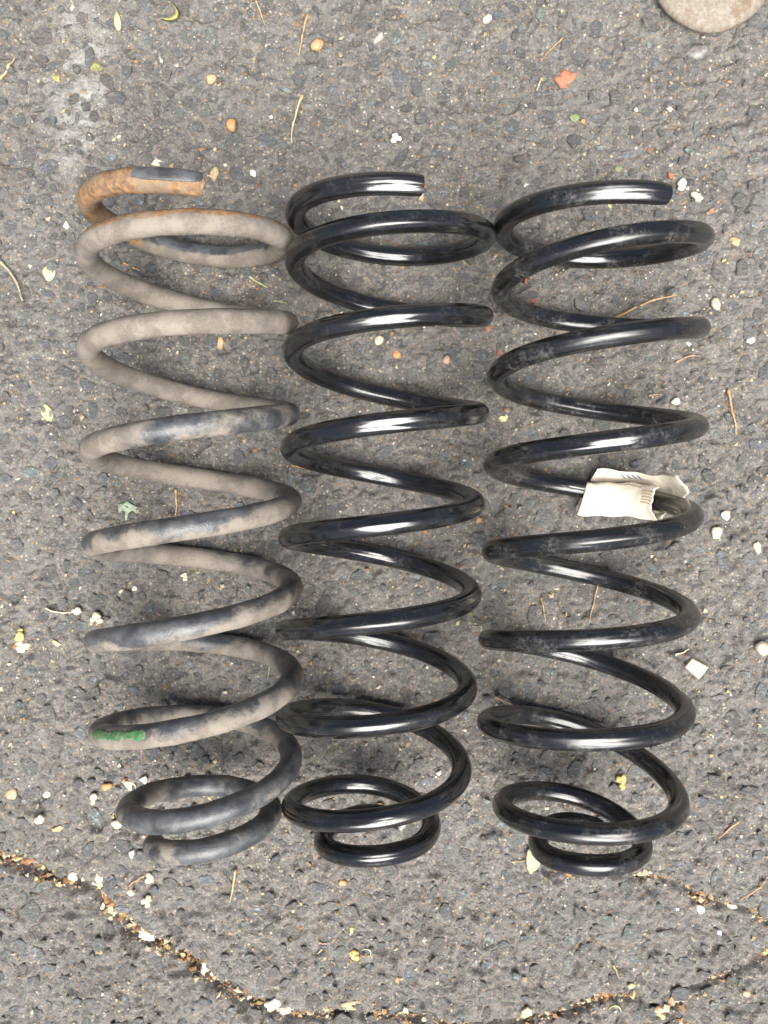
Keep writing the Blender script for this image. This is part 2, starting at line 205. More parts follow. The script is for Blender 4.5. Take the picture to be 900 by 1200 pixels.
# embedded stones that can be picked out: x, y, width, length (m), angle, tone
STONES = [(-0.1644, 0.3115, 0.0078, 0.0168, 10, 0), (-0.12, 0.3132, 0.0096, 0.015, 10, 0), (-0.1437, 0.3027, 0.0108, 0.0084, 0, 1), (-0.1645, 0.2911, 0.0084, 0.0108, 20, 2), (-0.1521, 0.2876, 0.0084, 0.0144, 0, 2), (-0.1481, 0.2648, 0.0072, 0.0084, 30, 0), (-0.1417, 0.2601, 0.0108, 0.0072, -20, 0), (-0.1027, 0.2184, 0.012, 0.0108, 0, 3), (-0.1531, 0.2325, 0.0084, 0.0072, 0, 2), (-0.0598, 0.287, 0.0096, 0.0168, -8, 3), (-0.0515, 0.3004, 0.0084, 0.0108, 0, 4), (-0.0177, 0.3237, 0.012, 0.012, 0, 2), (0.0071, 0.3121, 0.012, 0.012, -45, 5), (-0.0077, 0.294, 0.012, 0.0132, 0, 3), (0.0101, 0.2829, 0.0084, 0.0168, 5, 3), (0.0296, 0.2899, 0.0096, 0.0132, 20, 0), (0.0225, 0.2782, 0.0084, 0.0156, 20, 3), (0.0415, 0.2724, 0.012, 0.0096, 30, 3), (0.0255, 0.2566, 0.0096, 0.0108, 0, 3), (0.0368, 0.2325, 0.0096, 0.0102, -40, 3), (0.0443, 0.3249, 0.0144, 0.012, 0, 2), (0.0562, 0.3045, 0.0084, 0.0096, 0, 0), (0.0816, 0.3045, 0.0084, 0.0084, 0, 1), (0.0889, 0.2507, 0.012, 0.0132, 30, 3), (0.0665, 0.2167, 0.0108, 0.0096, 0, 5), (0.0798, 0.3266, 0.0084, 0.0084, 0, 1), (-0.0819, 0.2419, 0.0132, 0.012, 0, 3), (-0.0712, 0.2378, 0.0108, 0.0072, 0, 5), (-0.0682, 0.2507, 0.0084, 0.0096, 0, 5), (-0.0385, 0.2548, 0.0108, 0.0096, 0, 5), (-0.0196, 0.2624, 0.0084, 0.0096, 0, 3), (0.1093, 0.3266, 0.0084, 0.0108, 0, 5), (0.1018, 0.2899, 0.0096, 0.012, 0, 3), (0.1044, 0.2443, 0.0084, 0.0084, 0, 0), (0.1482, 0.2572, 0.0132, 0.0072, 0, 0), (0.1126, 0.2566, 0.0132, 0.0108, 0, 3), (0.1691, 0.2314, 0.006, 0.0084, 45, 1), (0.1425, 0.2167, 0.0096, 0.0096, 0, 3), (0.2313, 0.2443, 0.012, 0.0132, 0, 3), (0.2182, 0.249, 0.006, 0.0156, 0, 1), (0.2576, 0.2284, 0.0084, 0.006, 0, 5), (0.2346, 0.2167, 0.0132, 0.0096, 20, 3), (0.2444, 0.2448, 0.0048, 0.0132, 30, 5), (0.2581, 0.1831, 0.006, 0.006, 0, 0), (0.2289, 0.1961, 0.0048, 0.0072, 0, 1), (0.2463, 0.1252, 0.0102, 0.012, 20, 3), (0.256, 0.1104, 0.012, 0.0144, -10, 1), (0.1894, 0.0896, 0.0108, 0.006, 10, 1), (0.1793, 0.1447, 0.0072, 0.0066, 0, 0), (0.1389, 0.127, 0.0096, 0.0132, 45, 0), (0.2335, 0.0377, 0.0096, 0.009, 10, 0), (0.2635, 0.0299, 0.0144, 0.0096, -5, 1), (0.2111, 0.121, 0.0084, 0.0048, 0, 1), (0.2456, 0.137, 0.006, 0.006, 0, 1), (0.2621, 0.1459, 0.006, 0.0072, 0, 1), (0.2399, -0.0541, 0.0108, 0.0108, 20, 1), (0.2579, -0.0511, 0.012, 0.0108, 30, 0), (0.2224, -0.0451, 0.0084, 0.0072, 0, 0), (0.1758, -0.0891, 0.0078, 0.0168, 3, 5), (0.168, -0.0855, 0.0048, 0.0132, 0, 0), (0.1492, -0.1558, 0.0132, 0.0144, -20, 5), (0.1836, -0.1546, 0.0048, 0.0156, 20, 0), (0.2668, -0.146, 0.0084, 0.0156, -15, 1), (0.2374, -0.0481, 0.0084, 0.0084, 0, 1), (0.2315, -0.1175, 0.0084, 0.0072, 0, 0), (0.2615, -0.0994, 0.0084, 0.0084, 20, 1), (0.151, -0.1497, 0.0096, 0.0096, 0, 0), (0.115, -0.2027, 0.0108, 0.0084, 0, 0), (0.1792, -0.2027, 0.0156, 0.0108, 10, 0), (0.2272, -0.2241, 0.0084, 0.0096, 10, 1), (0.2369, -0.2241, 0.012, 0.006, 0, 0), (0.2268, -0.2412, 0.0108, 0.0078, 0, 1), (0.267, -0.2621, 0.0108, 0.0084, 0, 1), (0.2357, -0.2793, 0.0054, 0.0144, -15, 0), (0.2518, -0.2547, 0.0048, 0.0156, -15, 0), (0.2107, -0.2694, 0.0096, 0.0072, -10, 1), (0.2059, -0.2756, 0.0054, 0.006, 0, 1), (0.1725, -0.2866, 0.0084, 0.0096, -30, 5), (0.1758, -0.3187, 0.0102, 0.0108, 10, 5), (0.16, -0.31, 0.012, 0.0096, 0, 5), (0.2008, -0.3193, 0.0132, 0.0054, 15, 0), (0.2162, -0.3409, 0.0132, 0.0078, 8, 5), (0.1784, -0.3378, 0.0072, 0.0072, 0, 0), (0.1906, -0.3397, 0.006, 0.0072, -20, 1), (0.1577, -0.3347, 0.006, 0.012, 15, 2), (0.2678, -0.3273, 0.012, 0.0072, -15, 0), (0.2718, -0.3027, 0.0072, 0.0132, 0, 1), (0.247, -0.3131, 0.006, 0.012, 0, 2), (0.236, -0.3719, 0.0066, 0.0072, 0, 0), (0.194, -0.3781, 0.0096, 0.0072, 0, 1), (0.2068, -0.31, 0.0072, 0.0108, 20, 2), (0.2307, -0.3316, 0.0066, 0.0054, 0, 5), (0.0183, -0.349, 0.0096, 0.0144, 5, 1), (0.0421, -0.3688, 0.0108, 0.0084, 0, 0), (0.0553, -0.2916, 0.0108, 0.0072, 10, 0), (0.0711, -0.299, 0.0066, 0.0054, 0, 5), (0.0803, -0.307, 0.006, 0.0048, 0, 0), (0.0852, -0.3286, 0.0096, 0.0084, 0, 5), (0.0731, -0.3428, 0.0084, 0.0084, 20, 1), (0.0651, -0.3341, 0.0084, 0.0072, 0, 2), (0.0554, -0.3366, 0.0084, 0.0108, -25, 3), (0.0427, -0.3508, 0.0072, 0.006, 0, 0), (0.061, -0.3731, 0.009, 0.0108, 10, 2), (0.1097, -0.3471, 0.0108, 0.0084, 30, 5), (0.1316, -0.3434, 0.0066, 0.0156, 5, 5), (0.1253, -0.3107, 0.0102, 0.009, -5, 5), (0.1327, -0.3261, 0.0084, 0.009, 0, 5), (0.0978, -0.2934, 0.0084, 0.0072, 0, 0), (0.1012, -0.3669, 0.0072, 0.006, 0, 3), (0.0455, -0.2658, 0.0072, 0.0108, 10, 0), (0.1214, -0.2737, 0.0144, 0.0084, 0, 5), (-0.0377, -0.299, 0.0132, 0.0072, 0, 0), (-0.0359, -0.3434, 0.0066, 0.012, 20, 1), (-0.0408, -0.3533, 0.012, 0.0084, 20, 1), (-0.0425, -0.267, 0.0096, 0.0084, 0, 2), (-0.0474, -0.2854, 0.0144, 0.0084, 0, 3), (-0.0261, -0.2891, 0.006, 0.006, 0, 0), (-0.0122, -0.2946, 0.012, 0.0096, 0, 2), (-0.0912, -0.3039, 0.0132, 0.0072, 0, 0), (-0.1269, -0.2805, 0.0108, 0.0084, 10, 1), (-0.0991, -0.3131, 0.0084, 0.0084, 0, 0), (-0.0884, -0.3564, 0.0072, 0.0156, 5, 1), (-0.0701, -0.3545, 0.0084, 0.006, 20, 0), (-0.1035, -0.3409, 0.0084, 0.0072, 0, 0), (-0.1184, -0.267, 0.0084, 0.0072, 0, 0), (-0.05, -0.3688, 0.012, 0.012, 20, 2), (-0.1281, -0.3688, 0.012, 0.006, 0, 3), (-0.0927, -0.3812, 0.012, 0.0072, 0, 3), (-0.0183, -0.3224, 0.0108, 0.006, 0, 2), (0.0122, -0.3657, 0.0096, 0.0084, 0, 2), (0.0225, -0.3347, 0.0096, 0.006, 0, 3), (-0.1968, -0.2854, 0.0102, 0.0168, -12, 3), (-0.2073, -0.2363, 0.009, 0.018, 25, 0), (-0.2124, -0.2608, 0.0096, 0.0144, -30, 3), (-0.2367, -0.2608, 0.0108, 0.0084, 0, 0), (-0.2577, -0.2394, 0.0096, 0.006, -25, 0), (-0.2448, -0.286, 0.0168, 0.0072, 25, 0), (-0.2406, -0.3446, 0.012, 0.0072, -10, 0), (-0.1531, -0.2836, 0.0102, 0.0108, 0, 2), (-0.1398, -0.2891, 0.0096, 0.0096, 0, 1), (-0.1742, -0.2639, 0.0084, 0.0096, 0, 1), (-0.1882, -0.2731, 0.0096, 0.0084, 0, 3), (-0.2039, -0.3286, 0.0084, 0.0108, 0, 1), (-0.1641, -0.2885, 0.0072, 0.0084, 20, 3), (-0.2363, -0.3378, 0.0084, 0.0072, 0, 2), (-0.1459, -0.2977, 0.0084, 0.006, 0, 0), (-0.1885, -0.3039, 0.012, 0.006, 0, 0), (-0.2211, -0.2241, 0.0072, 0.0144, 20, 2), (-0.2483, -0.218, 0.0084, 0.0072, 0, 1), (-0.2584, -0.042, 0.0096, 0.0132, 30, 1), (-0.2277, -0.0994, 0.0096, 0.0084, 0, 1), (-0.2139, -0.0982, 0.0108, 0.0078, -5, 3), (-0.2441, -0.1072, 0.0072, 0.0096, 0, 3), (-0.2105, -0.0631, 0.0132, 0.0132, 20, 3), (-0.2196, -0.0692, 0.0084, 0.0084, 0, 3), (-0.2328, -0.1813, 0.0108, 0.0132, 0, 2), (-0.2164, -0.1752, 0.0084, 0.0096, 0, 1), (-0.2587, -0.0722, 0.0072, 0.006, 0, 2), (-0.2368, -0.16, 0.0084, 0.0132, 20, 2), (-0.2163, -0.042, 0.0072, 0.0108, 0, 2), (-0.2339, 0.1654, 0.012, 0.012, 0, 4), (-0.2517, 0.1181, 0.0108, 0.0108, -15, 5), (-0.2058, 0.1193, 0.012, 0.0144, 20, 4), (-0.2045, 0.1311, 0.0084, 0.012, 10, 3), (-0.2241, 0.08, 0.0144, 0.0084, -10, 3), (-0.2092, 0.0717, 0.012, 0.0108, 0, 3), (-0.2046, 0.0538, 0.009, 0.0102, 5, 3), (-0.2541, 0.0705, 0.0102, 0.0102, 0, 3), (-0.247, 0.061, 0.0084, 0.0096, 20, 3), (-0.2361, 0.0162, 0.0132, 0.0108, 0, 3), (-0.25, 0.0102, 0.012, 0.0096, 0, 5), (-0.2668, 0.006, 0.0084, 0.0084, 0, 3), (-0.1914, 0.058, 0.0078, 0.009, 0, 2), (-0.1843, 0.052, 0.0096, 0.0072, 0, 3), (-0.1888, 0.1536, 0.009, 0.012, -35, 5), (-0.1936, 0.1477, 0.012, 0.0084, 35, 0), (-0.1638, 0.1518, 0.0096, 0.0096, 0, 3), (-0.1822, 0.0908, 0.0132, 0.0072, 0, 3), (-0.184, 0.0806, 0.0084, 0.0084, 30, 0), (-0.1556, 0.052, 0.0132, 0.0084, 0, 3), (-0.1793, 0.0794, 0.0084, 0.0108, 0, 5), (-0.2391, 0.1831, 0.0084, 0.0072, 0, 5), (-0.2617, 0.1813, 0.0108, 0.0096, 0, 3), (-0.2179, 0.0985, 0.0096, 0.0072, 0, 0), (-0.2335, 0.0359, 0.0108, 0.0084, 0, 3), (-0.2036, 0.0329, 0.0108, 0.0072, 0, 3), (-0.1251, 0.1536, 0.0096, 0.012, 20, 0), (-0.118, 0.1341, 0.0108, 0.0096, 0, 3), (-0.1375, 0.0747, 0.0072, 0.0084, 0, 3), (-0.1019, 0.021, 0.0096, 0.012, 0, 3), (-0.0954, 0.1222, 0.0108, 0.0084, 0, 3), (0.0, 0.024, 0.0156, 0.0096, 30, 1), (-0.0197, 0.0794, 0.0084, 0.0144, 0, 1), (0.0108, 0.0824, 0.0108, 0.0132, 10, 2), (0.0191, 0.0777, 0.0084, 0.0132, 0, 5), (0.0329, 0.0854, 0.0072, 0.0168, -15, 3), (-0.003, 0.0866, 0.0096, 0.0108, 0, 3), (0.0298, 0.1429, 0.012, 0.0096, 0, 3), (-0.0179, 0.1429, 0.0108, 0.0084, 0, 2), (0.0566, 0.1459, 0.012, 0.0084, 10, 3), (-0.0389, 0.0717, 0.0096, 0.0096, 0, 1), (-0.0299, 0.0437, 0.0108, 0.0072, 0, 3), (0.0419, 0.021, 0.0072, 0.0096, 0, 5), (0.0569, 0.018, 0.0096, 0.0132, 0, 3), (0.0687, 0.0925, 0.0108, 0.0096, 0, 3), (0.0657, 0.0777, 0.0084, 0.0084, 20, 1), (-0.0372, -0.018, 0.0084, 0.012, 25, 1), (-0.0192, -0.0637, 0.012, 0.0084, 30, 1), (-0.0217, -0.0746, 0.0084, 0.0054, 15, 5), (0.0241, -0.0752, 0.012, 0.0084, 0, 1), (-0.0421, -0.0571, 0.0084, 0.0132, 0, 3), (-0.0181, -0.1084, 0.0108, 0.0108, 0, 1), (-0.035, -0.1133, 0.0072, 0.0072, 0, 5), (0.0229, -0.1236, 0.0084, 0.0084, 0, 1), (-0.0332, -0.1436, 0.0132, 0.0084, 0, 3), (-0.006, -0.1327, 0.012, 0.0084, 0, 3), (0.012, -0.042, 0.0072, 0.0096, 0, 3), (-0.0542, -0.0722, 0.0084, 0.0096, 0, 2), (0.0121, -0.2027, 0.0072, 0.0168, 10, 0), (0.0303, -0.2088, 0.0096, 0.0084, 20, 0), (-0.0182, -0.218, 0.0084, 0.0072, 0, 0), (0.0461, -0.2608, 0.0084, 0.012, 0, 0), (0.0451, -0.042, 0.0096, 0.0072, 10, 2), (0.066, 0.006, 0.0084, 0.0084, 0, 1), (0.0842, -0.068, 0.0096, 0.0072, 0, 0), (0.0782, -0.0722, 0.0084, 0.006, 0, 1), (0.0843, -0.0782, 0.0084, 0.006, 0, 3), (0.1025, -0.1236, 0.0096, 0.0072, 0, 0), (0.0753, -0.0873, 0.0084, 0.0084, 0, 2), (0.096, -0.018, 0.0096, 0.0084, 0, 0), (0.1135, 0.0836, 0.0084, 0.012, 0, 2), (0.122, 0.1666, 0.0096, 0.0084, 0, 3), (0.1132, 0.1429, 0.0084, 0.0108, 30, 0), (0.1494, 0.0866, 0.012, 0.0096, 0, 2), (0.102, -0.012, 0.0084, 0.006, 20, 1), (0.1263, -0.0661, 0.0084, 0.0072, 0, 0), (0.0901, -0.042, 0.0108, 0.0072, -10, 1), (0.1266, -0.1054, 0.0096, 0.0084, 0, 2), (0.1026, -0.1448, 0.0084, 0.0132, 10, 1), (0.133, -0.1752, 0.0108, 0.0072, 0, 2), (0.0784, -0.1327, 0.0084, 0.0072, 0, 3), (0.1144, -0.0782, 0.0084, 0.0084, 0, 2), (-0.1262, -0.042, 0.012, 0.0096, 0, 3), (-0.1623, -0.0541, 0.0132, 0.0084, 0, 3), (-0.1204, -0.0903, 0.0108, 0.0084, 0, 2), (-0.0902, -0.0541, 0.0096, 0.0108, 0, 3), (-0.1508, -0.1327, 0.012, 0.0084, 0, 3), (-0.1147, -0.1388, 0.0132, 0.0096, 0, 2), (-0.1781, -0.1448, 0.0108, 0.0072, 0, 3), (-0.1331, -0.1874, 0.0084, 0.0108, 0, 1), (-0.1029, -0.1935, 0.0096, 0.0084, 20, 1), (-0.0781, -0.042, 0.0096, 0.0084, 0, 3), (-0.216, -0.012, 0.0084, 0.0096, 0, 3), (-0.1979, 0.006, 0.0096, 0.0072, 0, 3), (-0.1388, 0.3336, 0.0072, 0.012, 0, 2), (-0.2098, 0.3249, 0.0096, 0.0108, 0, 2), (-0.2365, 0.3132, 0.0144, 0.0144, 0, 2), (-0.2549, 0.2548, 0.0108, 0.0096, 0, 3), (-0.2493, 0.2314, 0.0108, 0.0132, 0, 3), (-0.2074, 0.2636, 0.0084, 0.0072, 0, 3), (-0.1899, 0.2284, 0.0084, 0.0072, 0, 0), (-0.2046, 0.2431, 0.006, 0.0072, 0, 2), (-0.1245, 0.2607, 0.0096, 0.0084, 0, 2), (-0.0946, 0.3016, 0.0084, 0.0072, 0, 2), (-0.1034, 0.3278, 0.0096, 0.0084, 0, 2), (0.1478, 0.3191, 0.0108, 0.012, 0, 3), (0.1361, 0.2987, 0.0096, 0.0108, 0, 3), (0.1715, 0.3074, 0.0096, 0.012, 0, 2), (0.1837, 0.2607, 0.0108, 0.0084, 0, 2), (0.2013, 0.2782, 0.0096, 0.0072, 0, 3), (0.2369, 0.2724, 0.0108, 0.0084, 0, 2), (0.2578, 0.2607, 0.0084, 0.0108, 0, 3), (0.1839, 0.2431, 0.0084, 0.0108, 0, 2), (0.0946, 0.3016, 0.0072, 0.0096, 20, 3), (-0.0297, 0.2372, 0.0096, 0.0084, 0, 2), (0.0, 0.2724, 0.0084, 0.0084, 0, 2), (0.0652, 0.249, 0.0084, 0.0072, 0, 2)]
DISC_XY = (0.2254, 0.3551)

rng = np.random.default_rng(7)
random.seed(7)

# ---------------------------------------------------------------- node helpers
def new_mat(name):
    m = bpy.data.materials.new(name)
    m.use_nodes = True
    nt = m.node_tree
    return m, nt, nt.nodes['Principled BSDF']

def N(nt, kind, **kw):
    n = nt.nodes.new(kind)
    for k, v in kw.items():
        if k in n.inputs:
            n.inputs[k].default_value = v
        else:
            setattr(n, k, v)
    return n

def L(nt, a, b):
    nt.links.new(a, b)

def noise(nt, vec, scale, detail=3, rough=0.6):
    n = N(nt, 'ShaderNodeTexNoise')
    n.inputs['Scale'].default_value = scale
    n.inputs['Detail'].default_value = detail
    n.inputs['Roughness'].default_value = rough
    L(nt, vec, n.inputs['Vector'])
    return n.outputs['Fac']

def ramp(nt, fac, p0, p1, v0=0.0, v1=1.0):
    n = N(nt, 'ShaderNodeMapRange', interpolation_type='SMOOTHSTEP')
    n.inputs['From Min'].default_value = p0
    n.inputs['From Max'].default_value = p1
    n.inputs['To Min'].default_value = v0
    n.inputs['To Max'].default_value = v1
    L(nt, fac, n.inputs['Value'])
    return n.outputs['Result']

def mix(nt, fac, a, b):
    n = N(nt, 'ShaderNodeMix', data_type='RGBA')
    if hasattr(fac, 'is_output'):
        L(nt, fac, n.inputs[0])
    else:
        n.inputs[0].default_value = fac
    for s, i in ((a, 6), (b, 7)):
        if hasattr(s, 'is_output'):
            L(nt, s, n.inputs[i])
        else:
            n.inputs[i].default_value = (*s, 1)
    return n.outputs[2]

def math_(nt, op, a, b=0.0, clamp=False):
    n = N(nt, 'ShaderNodeMath', operation=op, use_clamp=clamp)
    for s, i in ((a, 0), (b, 1)):
        if hasattr(s, 'is_output'):
            L(nt, s, n.inputs[i])
        else:
            n.inputs[i].default_value = s
    return n.outputs[0]

def bump(nt, height, dist, strength=1.0, prev=None):
    n = N(nt, 'ShaderNodeBump')
    n.inputs['Strength'].default_value = strength
    n.inputs['Distance'].default_value = dist
    L(nt, height, n.inputs['Height'])
    if prev is not None:
        L(nt, prev, n.inputs['Normal'])
    return n.outputs['Normal']

def attr(nt, name, kind='GEOMETRY'):
    return N(nt, 'ShaderNodeAttribute', attribute_name=name, attribute_type=kind)

def position(nt):
    return N(nt, 'ShaderNodeNewGeometry').outputs['Position']

# ---------------------------------------------------------------- mesh helpers
def mesh_from(name, verts, faces, mat=None, smooth=False):
    me = bpy.data.meshes.new(name)
    me.from_pydata([tuple(v) for v in verts], [], [tuple(f) for f in faces])
    me.update()
    if smooth:
        me.polygons.foreach_set('use_smooth', [True] * len(me.polygons))
    if mat:
        me.materials.append(mat)
    return me

def link(name, me, parent=None):
    o = bpy.data.objects.new(name, me)
    C.objects.link(o)
    if parent is not None:
        o.parent = parent
    return o

def tag(o, label, cat, group=None):
    o['label'] = label
    o['category'] = cat
    if group:
        o['group'] = group
    return o

def grid_faces(nx, ny, offset=0):
    i = np.arange(nx - 1)[:, None]
    j = np.arange(ny - 1)[None, :]
    a = (i * ny + j).ravel() + offset
    return np.stack([a, a + ny, a + ny + 1, a + 1], 1)

def fast_mesh(name, V, F, mat, smooth=True):
    me = bpy.data.meshes.new(name)
    k = F.shape[1]
    me.vertices.add(len(V))
    me.vertices.foreach_set('co', np.ascontiguousarray(V, np.float32).ravel())
    me.loops.add(F.size)
    me.loops.foreach_set('vertex_index', np.ascontiguousarray(F, np.int32).ravel())
    me.polygons.add(len(F))
    me.polygons.foreach_set('loop_start', np.arange(len(F), dtype=np.int32) * k)
    me.polygons.foreach_set('use_smooth', np.full(len(F), smooth))
    me.update(calc_edges=True)
    me.materials.append(mat)
    return me

# ---------------------------------------------------------------- ground relief
_tab = rng.random((256, 256))
def vnoise(x, y, seed=0):
    x = x + seed * 17.31
    y = y + seed * 9.77
    xi = np.floor(x).astype(int)
    yi = np.floor(y).astype(int)
    fx = x - xi
    fy = y - yi
    fx = fx * fx * (3 - 2 * fx)
    fy = fy * fy * (3 - 2 * fy)
    g = lambda a, b: _tab[a % 256, b % 256]
    return (g(xi, yi) * (1 - fx) + g(xi + 1, yi) * fx) * (1 - fy) + (g(xi, yi + 1) * (1 - fx) + g(xi + 1, yi + 1) * fx) * fy

CRACK_SOFT = (0.0, .0026, .0024, .0028)
def crack_distance(x, y):
    d = np.full(np.shape(x), 9.0)
    for line, soft in zip(CRACKS, CRACK_SOFT):
        for (ax, ay), (bx, by) in zip(line[:-1], line[1:]):
            ux, uy = bx - ax, by - ay
            t = np.clip(((x - ax) * ux + (y - ay) * uy) / (ux * ux + uy * uy), 0, 1)
            d = np.minimum(d, np.hypot(x - ax - t * ux, y - ay - t * uy) + soft)
    return d

def height(x, y):
    x = np.asarray(x, float)
    y = np.asarray(y, float)
    wx = x + 0.004 * (vnoise(x * 120, y * 120, 3) - .5)
    wy = y + 0.004 * (vnoise(x * 120, y * 120, 4) - .5)
    h = 0.0022 * (vnoise(x * 14, y * 14, 1) - .5)
    h += 0.0024 * (vnoise(wx * 95, wy * 95, 2) - .5)
    h += 0.0038 * np.abs(vnoise(wx * 190, wy * 190, 5) - .5) * 2 - 0.0019
    h += 0.0026 * (vnoise(wx * 380, wy * 380, 6) - .5)
    pit = vnoise(wx * 70, wy * 70, 8)
    h -= 0.0038 * np.clip((pit - .70) / .18, 0, 1)
    d = crack_distance(x + 0.005 * (vnoise(x * 90, y * 90, 9) - .5), y + 0.005 * (vnoise(x * 90, y * 90, 10) - .5))
    w = 0.0030 + 0.0032 * vnoise(x * 40, y * 40, 11)
    h -= 0.009 * np.exp(-(d / w) ** 2) + 0.0015 * np.exp(-(d / 0.010) ** 2)
    return h - 0.0008

def hz(x, y):
    return float(height(np.array([x]), np.array([y]))[0])

DIRT_A, DIRT_B, DIRT_C = (0.115, 0.107, 0.098), (0.222, 0.209, 0.191), (0.345, 0.320, 0.283)

def dirt_colour(nt):
    p = position(nt)
    big = ramp(nt, noise(nt, p, 9, 3), .35, .68)
    mid = ramp(nt, noise(nt, p, 85, 4, .65), .33, .70)
    fine = ramp(nt, noise(nt, p, 520, 3, .7), .35, .72)
    c = mix(nt, mid, DIRT_A, DIRT_B)
    c = mix(nt, math_(nt, 'MULTIPLY', fine, .75), c, DIRT_C)
    c = mix(nt, math_(nt, 'MULTIPLY', big, .45), c, (0.250, 0.243, 0.230))
    c = mix(nt, ramp(nt, noise(nt, p, 16, 3), .54, .74, 0, .5), c, (0.110, 0.100, 0.088))
    return p, c, mid, fine

def ground_material():
    m, nt, b = new_mat('dusty_worn_asphalt')
    p, c, mid, fine = dirt_colour(nt)
    # packed aggregate under the dust: every piece its own tone
    wob = N(nt, 'ShaderNodeVectorMath', operation='MULTIPLY_ADD')
    wn_ = N(nt, 'ShaderNodeTexNoise')
    wn_.inputs['Scale'].default_value = 210
    wn_.inputs['Detail'].default_value = 2
    L(nt, p, wn_.inputs['Vector'])
    L(nt, wn_.outputs['Color'], wob.inputs[0])
    wob.inputs[1].default_value = (.004, .004, 0)
    L(nt, p, wob.inputs[2])
    for sc, amt in ((150, .75), (300, .6)):
        va = N(nt, 'ShaderNodeTexVoronoi', feature='F1')
        va.inputs['Scale'].default_value = sc
        va.inputs['Randomness'].default_value = 1
        L(nt, wob.outputs[0], va.inputs['Vector'])
        sp = N(nt, 'ShaderNodeSeparateColor')
        L(nt, va.outputs['Color'], sp.inputs[0])
        tone = mix(nt, sp.outputs[1], (0.090, 0.096, 0.102), (0.185, 0.192, 0.190))
        tone = mix(nt, ramp(nt, sp.outputs[2], .65, .8), tone, (0.175, 0.145, 0.115))
        show = math_(nt, 'MULTIPLY', ramp(nt, sp.outputs[0], .42, .60), ramp(nt, va.outputs['Distance'], .62, .42))
        show = math_(nt, 'MULTIPLY', show, ramp(nt, noise(nt, p, sc * 1.3, 4, .7), .62, .44))
        c = mix(nt, math_(nt, 'MULTIPLY', show, amt), c, tone)
    # tiny pale and rusty mineral specks
    vor = N(nt, 'ShaderNodeTexVoronoi', feature='F1')
    vor.inputs['Scale'].default_value = 360
    L(nt, p, vor.inputs['Vector'])
    sep = N(nt, 'ShaderNodeSeparateColor')
    L(nt, vor.outputs['Color'], sep.inputs[0])
    pick = math_(nt, 'MULTIPLY', ramp(nt, sep.outputs[0], .66, .72), ramp(nt, vor.outputs['Distance'], .42, .25))
    speck = mix(nt, ramp(nt, sep.outputs[1], .3, .8), (0.48, 0.43, 0.34), (0.36, 0.22, 0.11))
    c = mix(nt, math_(nt, 'MULTIPLY', pick, .8), c, speck)
    # dark bitumen showing between
    c = mix(nt, ramp(nt, noise(nt, p, 150, 3), .60, .72, 0, .4), c, (0.070, 0.066, 0.062))
    # chalky spill near one corner
    mp = N(nt, 'ShaderNodeMapping')
    mp.inputs['Location'].default_value = (0.211, -0.272, 0)
    L(nt, p, mp.inputs['Vector'])
    rot = N(nt, 'ShaderNodeMapping')
    rot.inputs['Rotation'].default_value = (0, 0, math.radians(-28))
    rot.inputs['Scale'].default_value = (30, 10.5, 0)
    L(nt, mp.outputs[0], rot.inputs['Vector'])
    ln = N(nt, 'ShaderNodeVectorMath', operation='LENGTH')
    L(nt, rot.outputs[0], ln.inputs[0])
    spill = math_(nt, 'MULTIPLY', ramp(nt, ln.outputs['Value'], 1.15, .1), ramp(nt, noise(nt, p, 60, 5, .7), .40, .66))
    c = mix(nt, math_(nt, 'MULTIPLY', spill, .9), c, (0.48, 0.48, 0.45))
    L(nt, c, b.inputs['Base Color'])
    L(nt, ramp(nt, fine, 0, 1, .62, .88), b.inputs['Roughness'])
    v2 = N(nt, 'ShaderNodeTexVoronoi', feature='F1')
    v2.inputs['Scale'].default_value = 480
    L(nt, p, v2.inputs['Vector'])
    n1 = bump(nt, math_(nt, 'SUBTRACT', 1.0, v2.outputs['Distance']), 0.0016, .8)
    n1 = bump(nt, noise(nt, p, 620, 5, .75), 0.0032, .9, n1)
    L(nt, n1, b.inputs['Normal'])
    return m

def build_ground():
    def axis(lo, hi, step, far):
        a = list(np.arange(lo, hi, step))
        s, v, up = step, a[-1], []
        while v < far:
            s *= 1.25
            v += s
            up.append(v)
        s, v, dn = step, a[0], []
        while v > -far:
            s *= 1.25
            v -= s
            dn.append(v)
        return np.array(dn[::-1] + a + up)
    X = axis(-.35, .35, .00115, 1.3)
    Y = axis(-.46, .42, .00115, 1.3)
    gx, gy = np.meshgrid(X, Y, indexing='ij')
    z = height(gx.ravel(), gy.ravel()).reshape(gx.shape)
    for (x, y, a, c, rot, top) in beds:
        rr = max(a, c) * 1.25
        i0, i1 = np.searchsorted(X, (x - rr, x + rr))
        j0, j1 = np.searchsorted(Y, (y - rr, y + rr))
        if i1 <= i0 or j1 <= j0:
            continue
        dx, dy = gx[i0:i1, j0:j1] - x, gy[i0:i1, j0:j1] - y
        u, v = (dx * math.cos(rot) + dy * math.sin(rot)) / a, (-dx * math.sin(rot) + dy * math.cos(rot)) / c
        k = np.clip((1.22 - np.hypot(u, v)) / .22, 0, 1)
        zz = z[i0:i1, j0:j1]
        z[i0:i1, j0:j1] = zz * (1 - k) + np.minimum(zz, top) * k
    z = z.ravel()
    V = np.stack([gx.ravel(), gy.ravel(), z], 1)
    me = fast_mesh('asphalt_ground', V, grid_faces(len(X), len(Y)), ground_material())
    ground.data = me

beds = []
ground = bpy.data.objects.new('asphalt_ground', bpy.data.meshes.new('pending'))
C.objects.link(ground)
ground['kind'] = 'structure'

# ---------------------------------------------------------------- stones set in the asphalt
TONES = [(0.215, 0.240, 0.241), (0.158, 0.184, 0.200), (0.165, 0.156, 0.144), (0.120, 0.138, 0.153), (0.205, 0.189, 0.164), (0.192, 0.224, 0.209)]

